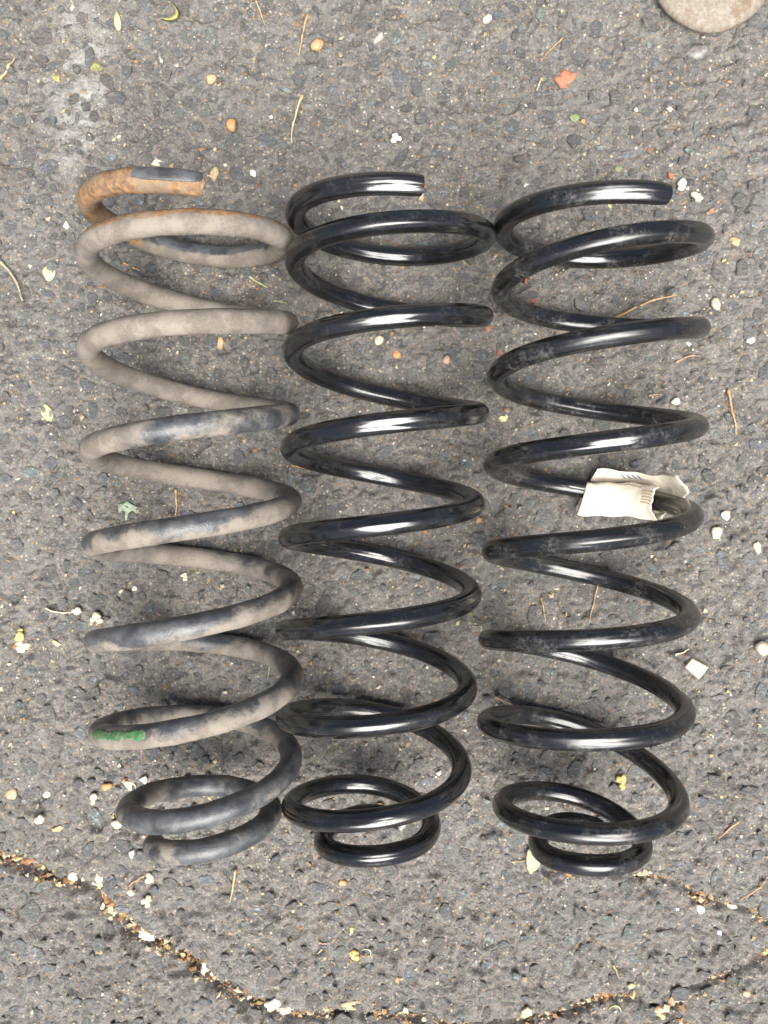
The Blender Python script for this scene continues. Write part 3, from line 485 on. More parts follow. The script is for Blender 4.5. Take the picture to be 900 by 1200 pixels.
def stone_material():
    m, nt, b = new_mat('embedded_stone')
    a = attr(nt, 'stone_colour')
    oc = N(nt, 'ShaderNodeObjectInfo')
    col = mix(nt, attr(nt, 'loose').outputs['Fac'], oc.outputs['Color'], a.outputs['Color'])
    p, dirt, mid, fine = dirt_colour(nt)
    n1 = noise(nt, p, 260, 4, .65)
    c = mix(nt, ramp(nt, n1, .3, .7, 0, .35), col, (0.185, 0.188, 0.185))
    cover = ramp(nt, noise(nt, p, 150, 5, .8), .38, .62, 0.04, .95)
    dirt = mix(nt, .20, dirt, (0.06, 0.055, 0.05))
    c = mix(nt, cover, c, dirt)
    L(nt, c, b.inputs['Base Color'])
    b.inputs['Roughness'].default_value = .62
    st_h = math_(nt, 'ADD', math_(nt, 'MULTIPLY', noise(nt, p, 600, 4, .75), math_(nt, 'ADD', cover, .25)), math_(nt, 'MULTIPLY', cover, .5))
    L(nt, bump(nt, st_h, .0030, .8), b.inputs['Normal'])
    return m

STONE = stone_material()

def stone_shape(r, sides=None):
    """irregular flat-topped chip with broken edges; unit half-size, top near z=1, foot at z=-2"""
    k = sides or int(r.integers(5, 9))
    ang = np.sort((np.arange(k) + r.uniform(-.36, .36, k)) / k * 2 * math.pi)
    rad = r.uniform(.74, 1.08, k)
    tilt = r.uniform(-.35, .35, 2)
    foot, rim, top = [], [], []
    for a, q in zip(ang, rad):
        cx, cy = math.cos(a) * q, math.sin(a) * q
        foot.append((cx * 1.03, cy * 1.03, -2.2))
        rim.append((cx, cy, .35 + tilt[0] * cx + tilt[1] * cy + r.uniform(-.2, .2)))
        s = r.uniform(.72, .88)
        top.append((cx * s, cy * s, 1 + tilt[0] * cx * s + tilt[1] * cy * s + r.uniform(-.12, .12)))
    V = foot + rim + top + [(0, 0, 1.0 + r.uniform(-.1, .15))]
    F = []
    for i in range(k):
        j = (i + 1) % k
        F += [(i, j, k + j), (i, k + j, k + i), (k + i, k + j, 2 * k + j), (k + i, 2 * k + j, 2 * k + i), (2 * k + i, 2 * k + j, 3 * k)]
    return np.array(V), np.array(F)

shapes = [stone_shape(rng) for _ in range(24)]
stone_meshes = [mesh_from('stone', V, F, STONE) for V, F in shapes]
placed = []
for i, (x, y, w, l, a, tone) in enumerate(STONES):
    o = link('stone', stone_meshes[i % 24], ground)
    zz = float(np.mean(height(x + np.array([0, w / 3, -w / 3, 0, 0]), y + np.array([0, 0, 0, l / 3, -l / 3]))))
    zz += rng.uniform(-.0002, .0003)
    o.location = (x, y, zz)
    o.scale = (w * .54, l * .54, rng.uniform(.0005, .0009))
    beds.append((x, y, w * .54, l * .54, math.radians(a), zz - .0001))
    o.rotation_euler = (rng.uniform(-.05, .05), rng.uniform(-.05, .05), math.radians(a + rng.uniform(-8, 8)))
    k = rng.uniform(.8, 1.2)
    o.color = (*[c * k * rng.uniform(.95, 1.05) for c in TONES[tone]], 1)
    placed.append((x, y, max(w, l) * .5))

def joined(name, items, mat, colname='stone_colour'):
    """items: (V, F, colour); one mesh with a per-point colour"""
    Vs, Fs, Cs, n = [], [], [], 0
    for V, F, c in items:
        Vs.append(V)
        Fs.append(F + n)
        Cs.append(np.tile(np.array([*c, 1.0]), (len(V), 1)))
        n += len(V)
    me = fast_mesh(name, np.concatenate(Vs), np.concatenate(Fs), mat, smooth=False)
    ca = me.color_attributes.new(colname, 'FLOAT_COLOR', 'POINT')
    ca.data.foreach_set('color', np.concatenate(Cs).astype(np.float32).ravel())
    at = me.attributes.new('loose', 'FLOAT', 'POINT')
    at.data.foreach_set('value', np.ones(n, np.float32))
    return me

# the smaller and the unseen stones, too many to be single parts
cell = {}
def free(x, y, r):
    ci, cj = int(math.floor(x / .012)), int(math.floor(y / .012))
    for i in range(ci - 2, ci + 3):
        for j in range(cj - 2, cj + 3):
            for (px, py, pr) in cell.get((i, j), ()):
                if (px - x) ** 2 + (py - y) ** 2 < (pr * .85 + r) ** 2:
                    return False
    return True
def take(x, y, r):
    cell.setdefault((int(math.floor(x / .012)), int(math.floor(y / .012))), []).append((x, y, r))
for p in placed:
    take(*p)
items = []
for size, tries in (((.0045, .0085), 3600), ((.003, .0045), 7000), ((.0018, .003), 7000), ((.001, .0018), 6000)):
    xs = rng.uniform(-.42, .42, tries)
    ys = rng.uniform(-.52, .48, tries)
    dens = vnoise(xs * 18, ys * 18, 21)
    hs = height(xs, ys)
    for x, y, q, h0 in zip(xs, ys, dens, hs):
        if rng.random() > .30 + .75 * q:
            continue
        inside = abs(x) < .29 and -.40 < y < .36
        r = rng.uniform(*size)
        if inside and size[0] > .004 and rng.random() < .30:
            continue
        if not free(x, y, r):
            continue
        take(x, y, r)
        V, F = shapes[int(rng.integers(24))]
        t = rng.uniform(0, 2 * math.pi)
        st = rng.uniform(.42, 1.0)
        sink = rng.uniform(-.0006, .0002)
        c, s = math.cos(t), math.sin(t)
        W = V * np.array([r, r * st, min(.0007, r * .24)])
        W = np.stack([W[:, 0] * c - W[:, 1] * s + x, W[:, 0] * s + W[:, 1] * c + y, W[:, 2] + h0 + sink], 1)
        if r > .0022:
            beds.append((x, y, r, r * st, t, h0 + sink - .0001))
        tone = np.array(TONES[int(rng.choice(6, p=[.15, .15, .32, .2, .1, .08]))]) * rng.uniform(.55, 1.1) * (1 if size[0] > .0025 else .82)
        items.append((W, F, tone))
chips = link('stone_chippings', joined('stone_chippings', items, STONE), ground)
chips['kind'] = 'stuff'
build_ground()

# ---------------------------------------------------------------- loose grit and crumbs
def flat_colour_material(name, colname='stone_colour', rough=.75):
    m, nt, b = new_mat(name)
    a = attr(nt, colname)
    p = position(nt)
    c = mix(nt, ramp(nt, noise(nt, p, 900, 3), .3, .75, 0, .45), a.outputs['Color'], (0.16, 0.12, 0.08))
    L(nt, c, b.inputs['Base Color'])
    b.inputs['Roughness'].default_value = rough
    return m

GRIT = flat_colour_material('dry_grit')
octV = np.array([(1, 0, 0), (-1, 0, 0), (0, 1, 0), (0, -1, 0), (0, 0, 1), (0, 0, -1)], float)
octF = np.array([(0, 2, 4), (2, 1, 4), (1, 3, 4), (3, 0, 4), (2, 0, 5), (1, 2, 5), (3, 1, 5), (0, 3, 5)])
GC = [(.42, .33, .21), (.34, .19, .08), (.62, .55, .40), (.22, .20, .17), (.27, .13, .06), (.50, .38, .17), (.7, .68, .6)]
items = []
def grain(x, y, r, colour, lift=.4):
    V = octV * rng.uniform(.5, 1.25, (6, 1)) + rng.uniform(-.3, .3, (6, 3))
    V = V * np.array([r, r * rng.uniform(.5, 1), r * rng.uniform(.4, .8)])
    t = rng.uniform(0, 6.28)
    c, s = math.cos(t), math.sin(t)
    V = np.stack([V[:, 0] * c - V[:, 1] * s + x, V[:, 0] * s + V[:, 1] * c + y, V[:, 2] + lift * r], 1)
    items.append((V, octF, colour))
n = 64000
xs, ys = rng.uniform(-.36, .36, n), rng.uniform(-.47, .43, n)
q = vnoise(xs * 30, ys * 30, 31) * .6 + vnoise(xs * 110, ys * 110, 32) * .6
hs = height(xs, ys)
for x, y, d, h0 in zip(xs, ys, q, hs):
    if rng.random() > max(.14, (d - .36) * 1.9):
        continue
    r = min(.0021, .00042 * (1 + rng.pareto(2.9)))
    k = int(rng.choice(7, p=[.32, .20, .18, .10, .06, .08, .06]))
    grain(x, y, r, np.array(GC[k]) * rng.uniform(.7, 1.15))
    items[-1][0][:, 2] += h0
# crumbs washed into the cracks
for line, dens, gap in zip(CRACKS, (2500, 1250, 1500, 1200), (.20, .32, .30, .32)):
    for (ax, ay), (bx, by) in zip(line[:-1], line[1:]):
        ln = math.hypot(bx - ax, by - ay)
        for _ in range(int(ln * dens * 2.2)):
            t = rng.random()
            x, y = ax + (bx - ax) * t + rng.normal(0, .0026), ay + (by - ay) * t + rng.normal(0, .0026)
            if vnoise(np.array([x * 60]), np.array([y * 60]), 41)[0] < rng.uniform(gap, gap + .3):
                continue
            r = min(.0034, .0006 * (1 + rng.pareto(1.9)))
            k = int(rng.choice(7, p=[.24, .26, .12, .04, .22, .11, .01]))
            grain(x, y, r, np.array(GC[k]) * rng.uniform(.75, 1.2), .6)
            items[-1][0][:, 2] += hz(x, y)
# little piles of tan crumbs
for (px, py, spread, cnt) in [(-.092, .142, .012, 130), (.045, .235, .012, 45), (.205, .215, .014, 60), (.045, -.083, .010, 40), (-.052, -.018, .014, 50), (-.05, -.16, .02, 60), (.02, .06, .02, 70), (.248, .172, .008, 40), (.05, .20, .016, 50), (.1, .38 - .03, .02, 50), (-.005, .12, .02, 50), (.21, .12, .03, 70), (-.19, -.22, .02, 70)]:
    for _ in range(cnt):
        x, y = px + rng.normal(0, spread), py + rng.normal(0, spread)
        k = int(rng.choice(7, p=[.30, .25, .15, .03, .1, .15, .02]))
        grain(x, y, min(.002, .0005 * (1 + rng.pareto(2.6))), np.array(GC[k]) * rng.uniform(.75, 1.2))
        items[-1][0][:, 2] += hz(x, y)
grit = link('loose_grit', joined('loose_grit', items, GRIT))
grit['kind'] = 'stuff'
tag(grit, 'fine tan, orange and cream crumbs and grit scattered over the asphalt and in its cracks', 'grit')

# ---------------------------------------------------------------- coil springs
def spline(vals):
    """natural cubic spline through equally spaced knots, linear beyond the ends"""
    v = np.array(vals, float)
    k = len(v)
    A = np.eye(k) * 4
    A[0, 0] = A[-1, -1] = 1
    rhs = np.zeros(k)
    for i in range(1, k - 1):
        A[i, i - 1] = A[i, i + 1] = 1
        rhs[i] = 6 * (v[i - 1] - 2 * v[i] + v[i + 1])
    m = np.linalg.solve(A, rhs)
    def f(t):
        t = np.asarray(t, float)
        i = np.clip(np.floor(t).astype(int), 0, k - 2)
        u = t - i
        uc = np.clip(u, 0, 1)
        w = 1 - uc
        out = w * v[i] + uc * v[i + 1] + ((w ** 3 - w) * m[i] + (uc ** 3 - uc) * m[i + 1]) / 6
        s0 = v[1] - v[0] - m[1] / 6
        s1 = v[-1] - v[-2] + m[-2] / 6
        return out + np.where(t < 0, t * s0, 0) + np.where(t > k - 1, (t - k + 1) * s1, 0)
    return f

class Coil:
    def __init__(self, key, start, end):
        s = SPRINGS[key]
        self.r = s['d'] / 2
        self.h = s['h']
        self.ax = s['axis']
        self.fy, self.fR = spline(s['y']), spline(s['R'])
        self.start, self.end = start, end      # in quarter turns; 0 = uppermost, 1 = left, 2 = resting on the ground
    def centre(self, q):
        q = np.asarray(q, float)
        th = q * math.pi / 2
        y, R = self.fy(q), self.fR(q)
        cx = self.ax[0] * y + self.ax[1]
        return np.stack([cx - R * np.sin(th), y, self.h + R * np.cos(th)], -1)
    def frame(self, q):
        q = np.asarray(q, float)
        P = self.centre(q)
        T = self.centre(q + .01) - self.centre(q - .01)
        T /= np.linalg.norm(T, axis=-1, keepdims=True)
        th = q * math.pi / 2
        O = np.stack([-np.sin(th), np.zeros_like(th), np.cos(th)], -1)     # outward from the axis
        O -= (O * T).sum(-1, keepdims=True) * T
        O /= np.linalg.norm(O, axis=-1, keepdims=True)
        B = np.cross(T, O)
        return P, T, O, B

def tube_patch(coil, qs, phis, rad, closed):
    P, T, O, B = coil.frame(qs)
    c, s = np.cos(phis)[None, :, None], np.sin(phis)[None, :, None]
    nrm = O[:, None] * c + B[:, None] * s
    V = P[:, None] + nrm * (rad if np.ndim(rad) == 0 else rad[..., None])
    n, k = len(qs), len(phis)
    F = []
    for i in range(n - 1):
        for j in range(k if closed else k - 1):
            F.append((i * k + j, i * k + (j + 1) % k, (i + 1) * k + (j + 1) % k, (i + 1) * k + j))
    seg = np.concatenate([[0], np.cumsum(np.linalg.norm(np.diff(P, axis=0), axis=1))])
    tc = np.stack([np.broadcast_to(seg[:, None], (n, k)), np.broadcast_to(coil.r * np.cos(phis)[None], (n, k)), np.broadcast_to(coil.r * np.sin(phis)[None], (n, k))], -1)
    return V.reshape(-1, 3), np.array(F), tc.reshape(-1, 3), nrm.reshape(-1, 3)

def set_attr(me, name, data, kind):
    a = me.attributes.new(name, kind, 'POINT')
    a.data.foreach_set('vector' if kind == 'FLOAT_VECTOR' else 'value', np.ascontiguousarray(data, np.float32).ravel())

def build_coil(name, coil, mat, cap_mat, lumps=0.0, masks=None):
    root = bpy.data.objects.new(name, None)
    mid = coil.centre(np.array([(coil.start + coil.end) / 2]))[0]
    root.location = (coil.ax[0] * mid[1] + coil.ax[1], mid[1], 0)
    root.empty_display_size = .03
    C.objects.link(root)
    off = Vector(root.location)
    n = int((coil.end - coil.start) * 16)
    qs = np.linspace(coil.start, coil.end, n)
    k = 32
    phis = np.arange(k) / k * 2 * math.pi
    rad = np.full((n, k), coil.r)
    if lumps:
        a, b = np.meshgrid(qs * 3, np.cos(phis) * 2 + 5, indexing='ij')
        rad = rad + lumps * (vnoise(a * 3, b, 51) + .6 * vnoise(a * 9, b * 2.5, 52) - .8)
    rad[0] *= .90
    rad[-1] *= .90
    rad[1] = rad[1] * .995
    V, F, tc, nrm = tube_patch(coil, qs, phis, rad, True)
    V = V - np.array(off)
    me = fast_mesh('coil_wire', V, F, mat)
    set_attr(me, 'tube', tc, 'FLOAT_VECTOR')
    if masks:
        for nm, arr in masks(np.repeat(qs, k), nrm, V + np.array(off)).items():
            set_attr(me, nm, arr, 'FLOAT')
    wire = link('coil_wire', me, root)
    for e, row, sgn in ((0, V[:k], -1), (1, V[-k:], 1)):
        P, T, O, B = coil.frame(np.array([qs[0] if e == 0 else qs[-1]]))
        c = row.mean(0)
        push = T[0] * sgn * .0004
        ring = [c + (v - c) * 1.0 + push * .3 for v in row]
        inner = [c + (v - c) * .55 + push * (1 + rng.uniform(-.8, .8)) for v in row]
        verts = ring + inner + [c + push]
        faces = []
        for i in range(k):
            j = (i + 1) % k
            faces += [(i, j, k + j, k + i), (k + i, k + j, 2 * k)]
        if e == 0:
            faces = [f[::-1] for f in faces]
        link('cut_end', mesh_from('cut_end', verts, faces, cap_mat), root)
    return root, wire

def black_paint(name, dust_amount, rough=.2):
    m, nt, b = new_mat(name)
    t = attr(nt, 'tube').outputs['Vector']
    mp = N(nt, 'ShaderNodeMapping')
    mp.inputs['Scale'].default_value = (13, 190, 190)
    L(nt, t, mp.inputs['Vector'])
    streak = noise(nt, mp.outputs[0], 1.0, 1.0, .4)
    mp2 = N(nt, 'ShaderNodeMapping')
    mp2.inputs['Scale'].default_value = (60, 160, 160)
    L(nt, t, mp2.inputs['Vector'])
    wav = noise(nt, mp2.outputs[0], 1.0, 2, .5)
    p = position(nt)
    smear = noise(nt, p, 55, 5, .7)
    fine = noise(nt, p, 480, 4, .7)
    dust = math_(nt, 'MULTIPLY', ramp(nt, smear, .46, .72), ramp(nt, fine, .38, .66))
    dust = math_(nt, 'MULTIPLY', dust, dust_amount)
    speck = ramp(nt, noise(nt, p, 900, 2, .5), .735, .77, 0, min(1, dust_amount * 1.3))
    dust = math_(nt, 'MAXIMUM', dust, speck)
    L(nt, mix(nt, dust, (0.007, 0.0072, 0.008), (0.26, 0.245, 0.22)), b.inputs['Base Color'])
    r0 = math_(nt, 'ADD', ramp(nt, streak, .3, .7, rough * .7, rough * 1.35), math_(nt, 'MULTIPLY', dust, .5))
    L(nt, r0, b.inputs['Roughness'])
    b.inputs['IOR'].default_value = 1.55
    b.inputs['Specular IOR Level'].default_value = .8
    nrm = bump(nt, streak, .0032, .75)
    nrm = bump(nt, wav, .0012, .35, nrm)
    L(nt, nrm, b.inputs['Normal'])
    return m

def bare_steel(name, col, rough, metal=.8):
    m, nt, b = new_mat(name)
    p = position(nt)
    c = mix(nt, ramp(nt, noise(nt, p, 350, 4), .35, .7), col, tuple(v * .35 for v in col))
    L(nt, c, b.inputs['Base Color'])
    b.inputs['Metallic'].default_value = metal
    b.inputs['Roughness'].default_value = rough
    L(nt, bump(nt, noise(nt, p, 500, 3), .0006, .6), b.inputs['Normal'])
    return m

def worn_material():
    m, nt, b = new_mat('dirt_crusted_rusty_paint')
    t = attr(nt, 'tube').outputs['Vector']
    p = position(nt)
    dirt_w, rust_w = attr(nt, 'dirt').outputs['Fac'], attr(nt, 'rust').outputs['Fac']
    n1 = noise(nt, p, 62, 4, .62)
    n2 = noise(nt, p, 240, 4, .7)
    n3 = noise(nt, p, 900, 3, .7)
    n0 = noise(nt, p, 30, 2, .5)
    nn = math_(nt, 'ADD', math_(nt, 'MULTIPLY', n1, .45), math_(nt, 'MULTIPLY', n2, .22))
    nn = math_(nt, 'ADD', nn, math_(nt, 'MULTIPLY', math_(nt, 'SUBTRACT', n0, .326), .95))
    dm = ramp(nt, math_(nt, 'ADD', nn, dirt_w), .92, 1.12)
    rm = ramp(nt, math_(nt, 'ADD', nn, rust_w), .98, 1.12)
    paint = mix(nt, ramp(nt, math_(nt, 'ADD', math_(nt, 'MULTIPLY', n1, .75), math_(nt, 'MULTIPLY', n2, .25)), .34, .66, .05, .6), (0.027, 0.029, 0.033), (0.165, 0.172, 0.176))
    dcol = mix(nt, ramp(nt, noise(nt, p, 60, 5, .7), .40, .60), (0.138, 0.118, 0.096), (0.212, 0.185, 0.152))
    dcol = mix(nt, ramp(nt, n3, .45, .75, 0, .4), dcol, (0.26, 0.24, 0.215))
    dcol = mix(nt, ramp(nt, noise(nt, p, 40, 3), .56, .70, 0, .55), dcol, (0.105, 0.098, 0.092))
    rcol = mix(nt, ramp(nt, n2, .35, .68), (0.13, 0.072, 0.038), (0.31, 0.175, 0.08))
    rcol = mix(nt, ramp(nt, n3, .55, .75, 0, .5), rcol, (0.34, 0.26, 0.15))
    rcol = mix(nt, ramp(nt, noise(nt, p, 110, 4, .7), .44, .60, 0, .8), rcol, (0.185, 0.150, 0.105))
    c = mix(nt, dm, paint, dcol)
    c = mix(nt, rm, c, rcol)
    L(nt, c, b.inputs['Base Color'])
    any_ = math_(nt, 'MAXIMUM', dm, rm)
    L(nt, ramp(nt, any_, 0, 1, .30, .85), b.inputs['Roughness'])
    h = math_(nt, 'ADD', math_(nt, 'MULTIPLY', any_, .6), math_(nt, 'MULTIPLY', n3, .35))
    L(nt, bump(nt, h, .0011, .7), b.inputs['Normal'])
    return m

# knots run F L B R per turn: how much dried dirt and how much rust is left on the old spring
DIRT = [.32, .35, .55, .95, 1.0, 1.05, .75, .72, 1.05, 1.1, 1.0, .40, .50, 1.05, .95, .70, .47, .60, .85, .70, .50, .42, .70, .62, .62, .55, .60, .46, .30, .52, .38, .48, .40, .55]
RUST = [.74, .66, .25, .20, .30, .05, .05, .0, .0, .0, .0, .0, .05, .0, .0, .0, .05, .0, .0, .0, .0, .0, .0, .0, .05, .1, .05, .12, .18, .22, .25, .2, .2, .42]
def worn_masks(q, nrm, pos):
    t = np.arange(len(DIRT))
    d = np.interp(q, t, DIRT)
    r = np.interp(q, t, RUST)
    d += np.where((q > 14.6) & (q < 27), -.20 * nrm[:, 1], 0)
    d += np.where((q > 1.4) & (q < 2.8), -.7 * (nrm[:, 1] + .22), 0)
    r += np.where((q > 2.9) & (q < 5.2), .55 * np.clip(nrm[:, 1] * 1.6 + .05, -1, 1), 0)
    r += np.where(q < .42, np.clip(-2.2 * (nrm[:, 1] + .30), -.8, .15) * np.clip((.18 - q) / .08, 0, 1), 0)
    r += np.where(q < -.195, .7, 0)
    r += np.where((q > .9) & (q < 1.5), .3 * nrm[:, 0], 0)
    return {'dirt': d, 'rust': r}

old = Coil('left', -.23, 32.85)
mid = Coil('mid', -.175, 34.42)
new = Coil('right', -.24, 34.42)
old_root, old_wire = build_coil('coil_spring', old, worn_material(), bare_steel('rusted_cut_steel', (0.34, 0.15, 0.05), .8, 0.0), lumps=.0007, masks=worn_masks)
tag(old_root, 'old coil spring caked in taupe dirt and rust with a green paint mark', 'coil spring', 'three coil springs lying side by side')
mid_root, mid_wire = build_coil('coil_spring', mid, black_paint('gloss_black_paint', .12, .20), bare_steel('cut_steel', (0.62, 0.63, 0.64), .5, .3))
tag(mid_root, 'clean glossy black coil spring lying in the middle of the three', 'coil spring', 'three coil springs lying side by side')
new_root, new_wire = build_coil('coil_spring', new, black_paint('dusty_black_paint', .36, .24), bare_steel('dull_cut_steel', (0.16, 0.16, 0.17), .4))
tag(new_root, 'black coil spring with dusty smudges, the one carrying a paper tag', 'coil spring', 'three coil springs lying side by side')

# green brush stroke on the old spring
def paint_mark():
    m, nt, b = new_mat('green_marking_paint')
    p = position(nt)
    c = mix(nt, ramp(nt, noise(nt, p, 300, 4), .42, .66), (0.035, 0.115, 0.038), (0.070, 0.19, 0.068))
    c = mix(nt, ramp(nt, noise(nt, p, 420, 3), .50, .64, 0, .85), c, (0.17, 0.155, 0.13))
    L(nt, c, b.inputs['Base Color'])
    b.inputs['Roughness'].default_value = .6
    qs = np.linspace(24.15, 24.60, 40)
    P, T, O, B = old.frame(qs)
    verts, faces = [], []
    k = 11
    for i, q in enumerate(qs):
        e = min(1, (i + .6) / 2.5, (len(qs) - .4 - i) / 2.5)
        for j in range(k):
            w = (.38 + .07 * math.sin(i * 1.7 + j) + .08 * math.sin(i * .45)) * math.sqrt(max(e, .05))
            # the mark faces up at the camera side of the wire
            up = np.array([0, .42, 1.0])
            a0 = math.atan2(np.dot(up, B[i]), np.dot(up, O[i]))
            a = a0 + (j / (k - 1) - .5) * 2 * w
            edge = .00012 if 0 < j < k - 1 and 0 < i < len(qs) - 1 else -.0004
            verts.append(P[i] + (O[i] * math.cos(a) + B[i] * math.sin(a)) * (old.r + .0004 + edge) - np.array(old_root.location))
    for i in range(len(qs) - 1):
        for j in range(k - 1):
            faces.append((i * k + j, i * k + j + 1, (i + 1) * k + j + 1, (i + 1) * k + j))
    o = link('paint_mark', mesh_from('paint_mark', verts, faces, m, True), old_root)
    o['label'] = 'green paint stripe on the dirty wire'
paint_mark()

# ---------------------------------------------------------------- paper tag folded round the wire of the dusty spring
def paper_material(name, base, dark):
    m, nt, b = new_mat(name)
    p = position(nt)
    c = mix(nt, ramp(nt, noise(nt, p, 120, 4), .5, .75, 0, .5), base, dark)
    L(nt, c, b.inputs['Base Color'])
    b.inputs['Roughness'].default_value = .55
    b.inputs['Subsurface Weight'].default_value = 0.0
    L(nt, bump(nt, noise(nt, p, 110, 2), .002, .5), b.inputs['Normal'])
    return m

def paper_tag():
    # across the sheet: a = towards -Y, n = towards the spring axis (mm)
    prof = np.array([(-16, 4.5), (-12.5, 1.0), (-9, -3.0), (-5.5, -6.0), (-1, -6.9), (4, -6.6), (8.5, -5.0), (12.5, -2.2), (15.2, .4), (15.4, 2.0), (13.2, 3.6), (9, 5.6), (5, 7.2), (1, 7.9), (-3, 7.5), (-6.2, 6.2), (-8.0, 4.4)]) / 1000
    seg = np.concatenate([[0], np.cumsum(np.linalg.norm(np.diff(prof, axis=0), axis=1))])
    seg /= seg[-1]
    Q0 = 14
    def point(s, t, lift=0.0):
        # s along the wire 0..1, t across the sheet 0..1
        q_lo = np.interp(t, [0, .3, .5, 1], [.16, .10, .06, .10])
        q_hi = np.interp(t, [0, .25, .5, .8, 1], [.90, .86, .70, .68, .70])
        jag = .010 * math.sin(t * 29 + 2) + .008 * math.sin(t * 11 + 1) + .005 * math.sin(t * 83)
        q = Q0 + q_lo + (q_hi + jag - q_lo) * s
        P, T, O, B = [v[0] for v in new.frame(np.array([q]))]
        inn = -O
        side = np.array([0, -1.0, 0]) - np.dot([0, -1.0, 0], T) * T
        side -= np.dot(side, inn) * inn
        side /= np.linalg.norm(side)
        a = np.interp(t, seg, prof[:, 0])
        nn = np.interp(t, seg, prof[:, 1])
        # keep the sheet stiff and more level than the wire it hugs
        wob = .0007 * math.sin(s * 9 + t * 7) + .0005 * abs(math.sin(s * 4 + t * 6))
        Pm = new.frame(np.array([Q0 + .36]))[0][0]
        P = P + np.array([0, (Pm[1] - P[1]) * .55, 0])
        edge = .0009 * math.sin(s * 6 + 1) + .0005 * math.sin(s * 19)
        return P + side * (a + edge * (1 if t > .5 else -1)) + inn * (nn + wob) + np.array([0, 0, lift])
    ns, nt_ = 26, 60
    verts = [point(i / ns, j / nt_) for i in range(ns + 1) for j in range(nt_ + 1)]
    faces = [(i * (nt_ + 1) + j, (i + 1) * (nt_ + 1) + j, (i + 1) * (nt_ + 1) + j + 1, i * (nt_ + 1) + j + 1) for i in range(ns) for j in range(nt_)]
    root = bpy.data.objects.new('paper_tag', None)
    base = point(.5, .5)
    root.location = (base[0], base[1], base[2])
    root.empty_display_size = .01
    C.objects.link(root)
    off = np.array(root.location)
    me = mesh_from('paper_sheet', [v - off for v in verts], faces, paper_material('cream_paper', (0.80, 0.72, 0.58), (0.64, 0.54, 0.40)), True)
    sheet = link('paper_sheet', me, root)
    sol = sheet.modifiers.new('thickness', 'SOLIDIFY')
    sol.thickness = .00025
    sol.offset = 0
    tag(root, 'torn cream paper tag wrapped round the wire of the dusty black spring', 'paper tag')
    ink = paper_material('faded_blue_print', (0.26, 0.29, 0.36), (0.45, 0.45, 0.46))
    tan = paper_material('faded_tan_print', (0.50, 0.38, 0.20), (0.66, 0.55, 0.36))
    def mark(s0, s1, t0, t1, mat, skew=0.0):
        v, f = [], []
        for i in range(5):
            for j in range(3):
                s = s0 + (s1 - s0) * i / 4
                t = t0 + (t1 - t0) * j / 2
                v.append(point(s + skew * j / 2, t, .0006) - off)
        for i in range(4):
            for j in range(2):
                f.append((i * 3 + j, (i + 1) * 3 + j, (i + 1) * 3 + j + 1, i * 3 + j + 1))
        link('printed_mark', mesh_from('printed_mark', v, f, mat, True), root)
    for k in range(4):
        mark(.24 + k * .055, .27 + k * .055, .045, .105, ink, .05)
    for k in range(5):
        mark(.80, .98, .80 + k * .030, .812 + k * .030, tan)
    mark(.50, .78, .955, .967, tan)
    return root
paper_tag()

# ---------------------------------------------------------------- round disc cut by the frame
def round_disc():
    m, nt, b = new_mat('mottled_pale_disc')
    p = position(nt)
    n1, n2 = noise(nt, p, 55, 5, .65), noise(nt, p, 320, 4, .7)
    c = mix(nt, ramp(nt, n2, .35, .7), (0.175, 0.148, 0.115), (0.255, 0.230, 0.190))
    c = mix(nt, ramp(nt, n1, .52, .64, 0, .85), c, (0.15, 0.10, 0.06))
    c = mix(nt, ramp(nt, noise(nt, p, 700, 3), .58, .7, 0, .7), c, (0.16, 0.11, 0.07))
    L(nt, c, b.inputs['Base Color'])
    b.inputs['Roughness'].default_value = .7
    L(nt, bump(nt, n2, .001, .6), b.inputs['Normal'])
    prof = [(0, .0112), (.015, .0115), (.028, .0112), (.036, .0100), (.0405, .0080), (.0425, .0055), (.0425, .0030), (.0405, .0005), (.037, -.002)]
    k = 72
    verts, faces = [(0, 0, prof[0][1])], []
    for (r, z) in prof[1:]:
        for i in range(k):
            a = i / k * 2 * math.pi
            w = 1 + .010 * math.sin(3 * a + 1) + .006 * math.sin(7 * a)
            verts.append((r * w * math.cos(a), r * w * math.sin(a), z + .0004 * math.sin(5 * a + r * 300)))
    for i in range(k):
        faces.append((0, 1 + i, 1 + (i + 1) % k))
    for q in range(len(prof) - 2):
        for i in range(k):
            j = (i + 1) % k
            faces.append((1 + q * k + i, 1 + (q + 1) * k + i, 1 + (q + 1) * k + j, 1 + q * k + j))
    o = link('round_disc', mesh_from('round_disc', verts, faces, m, True))
    o.location = (*DISC_XY, 0)
    tag(o, 'round pale disc mottled with brown, cut off by the top edge at right', 'disc')
round_disc()

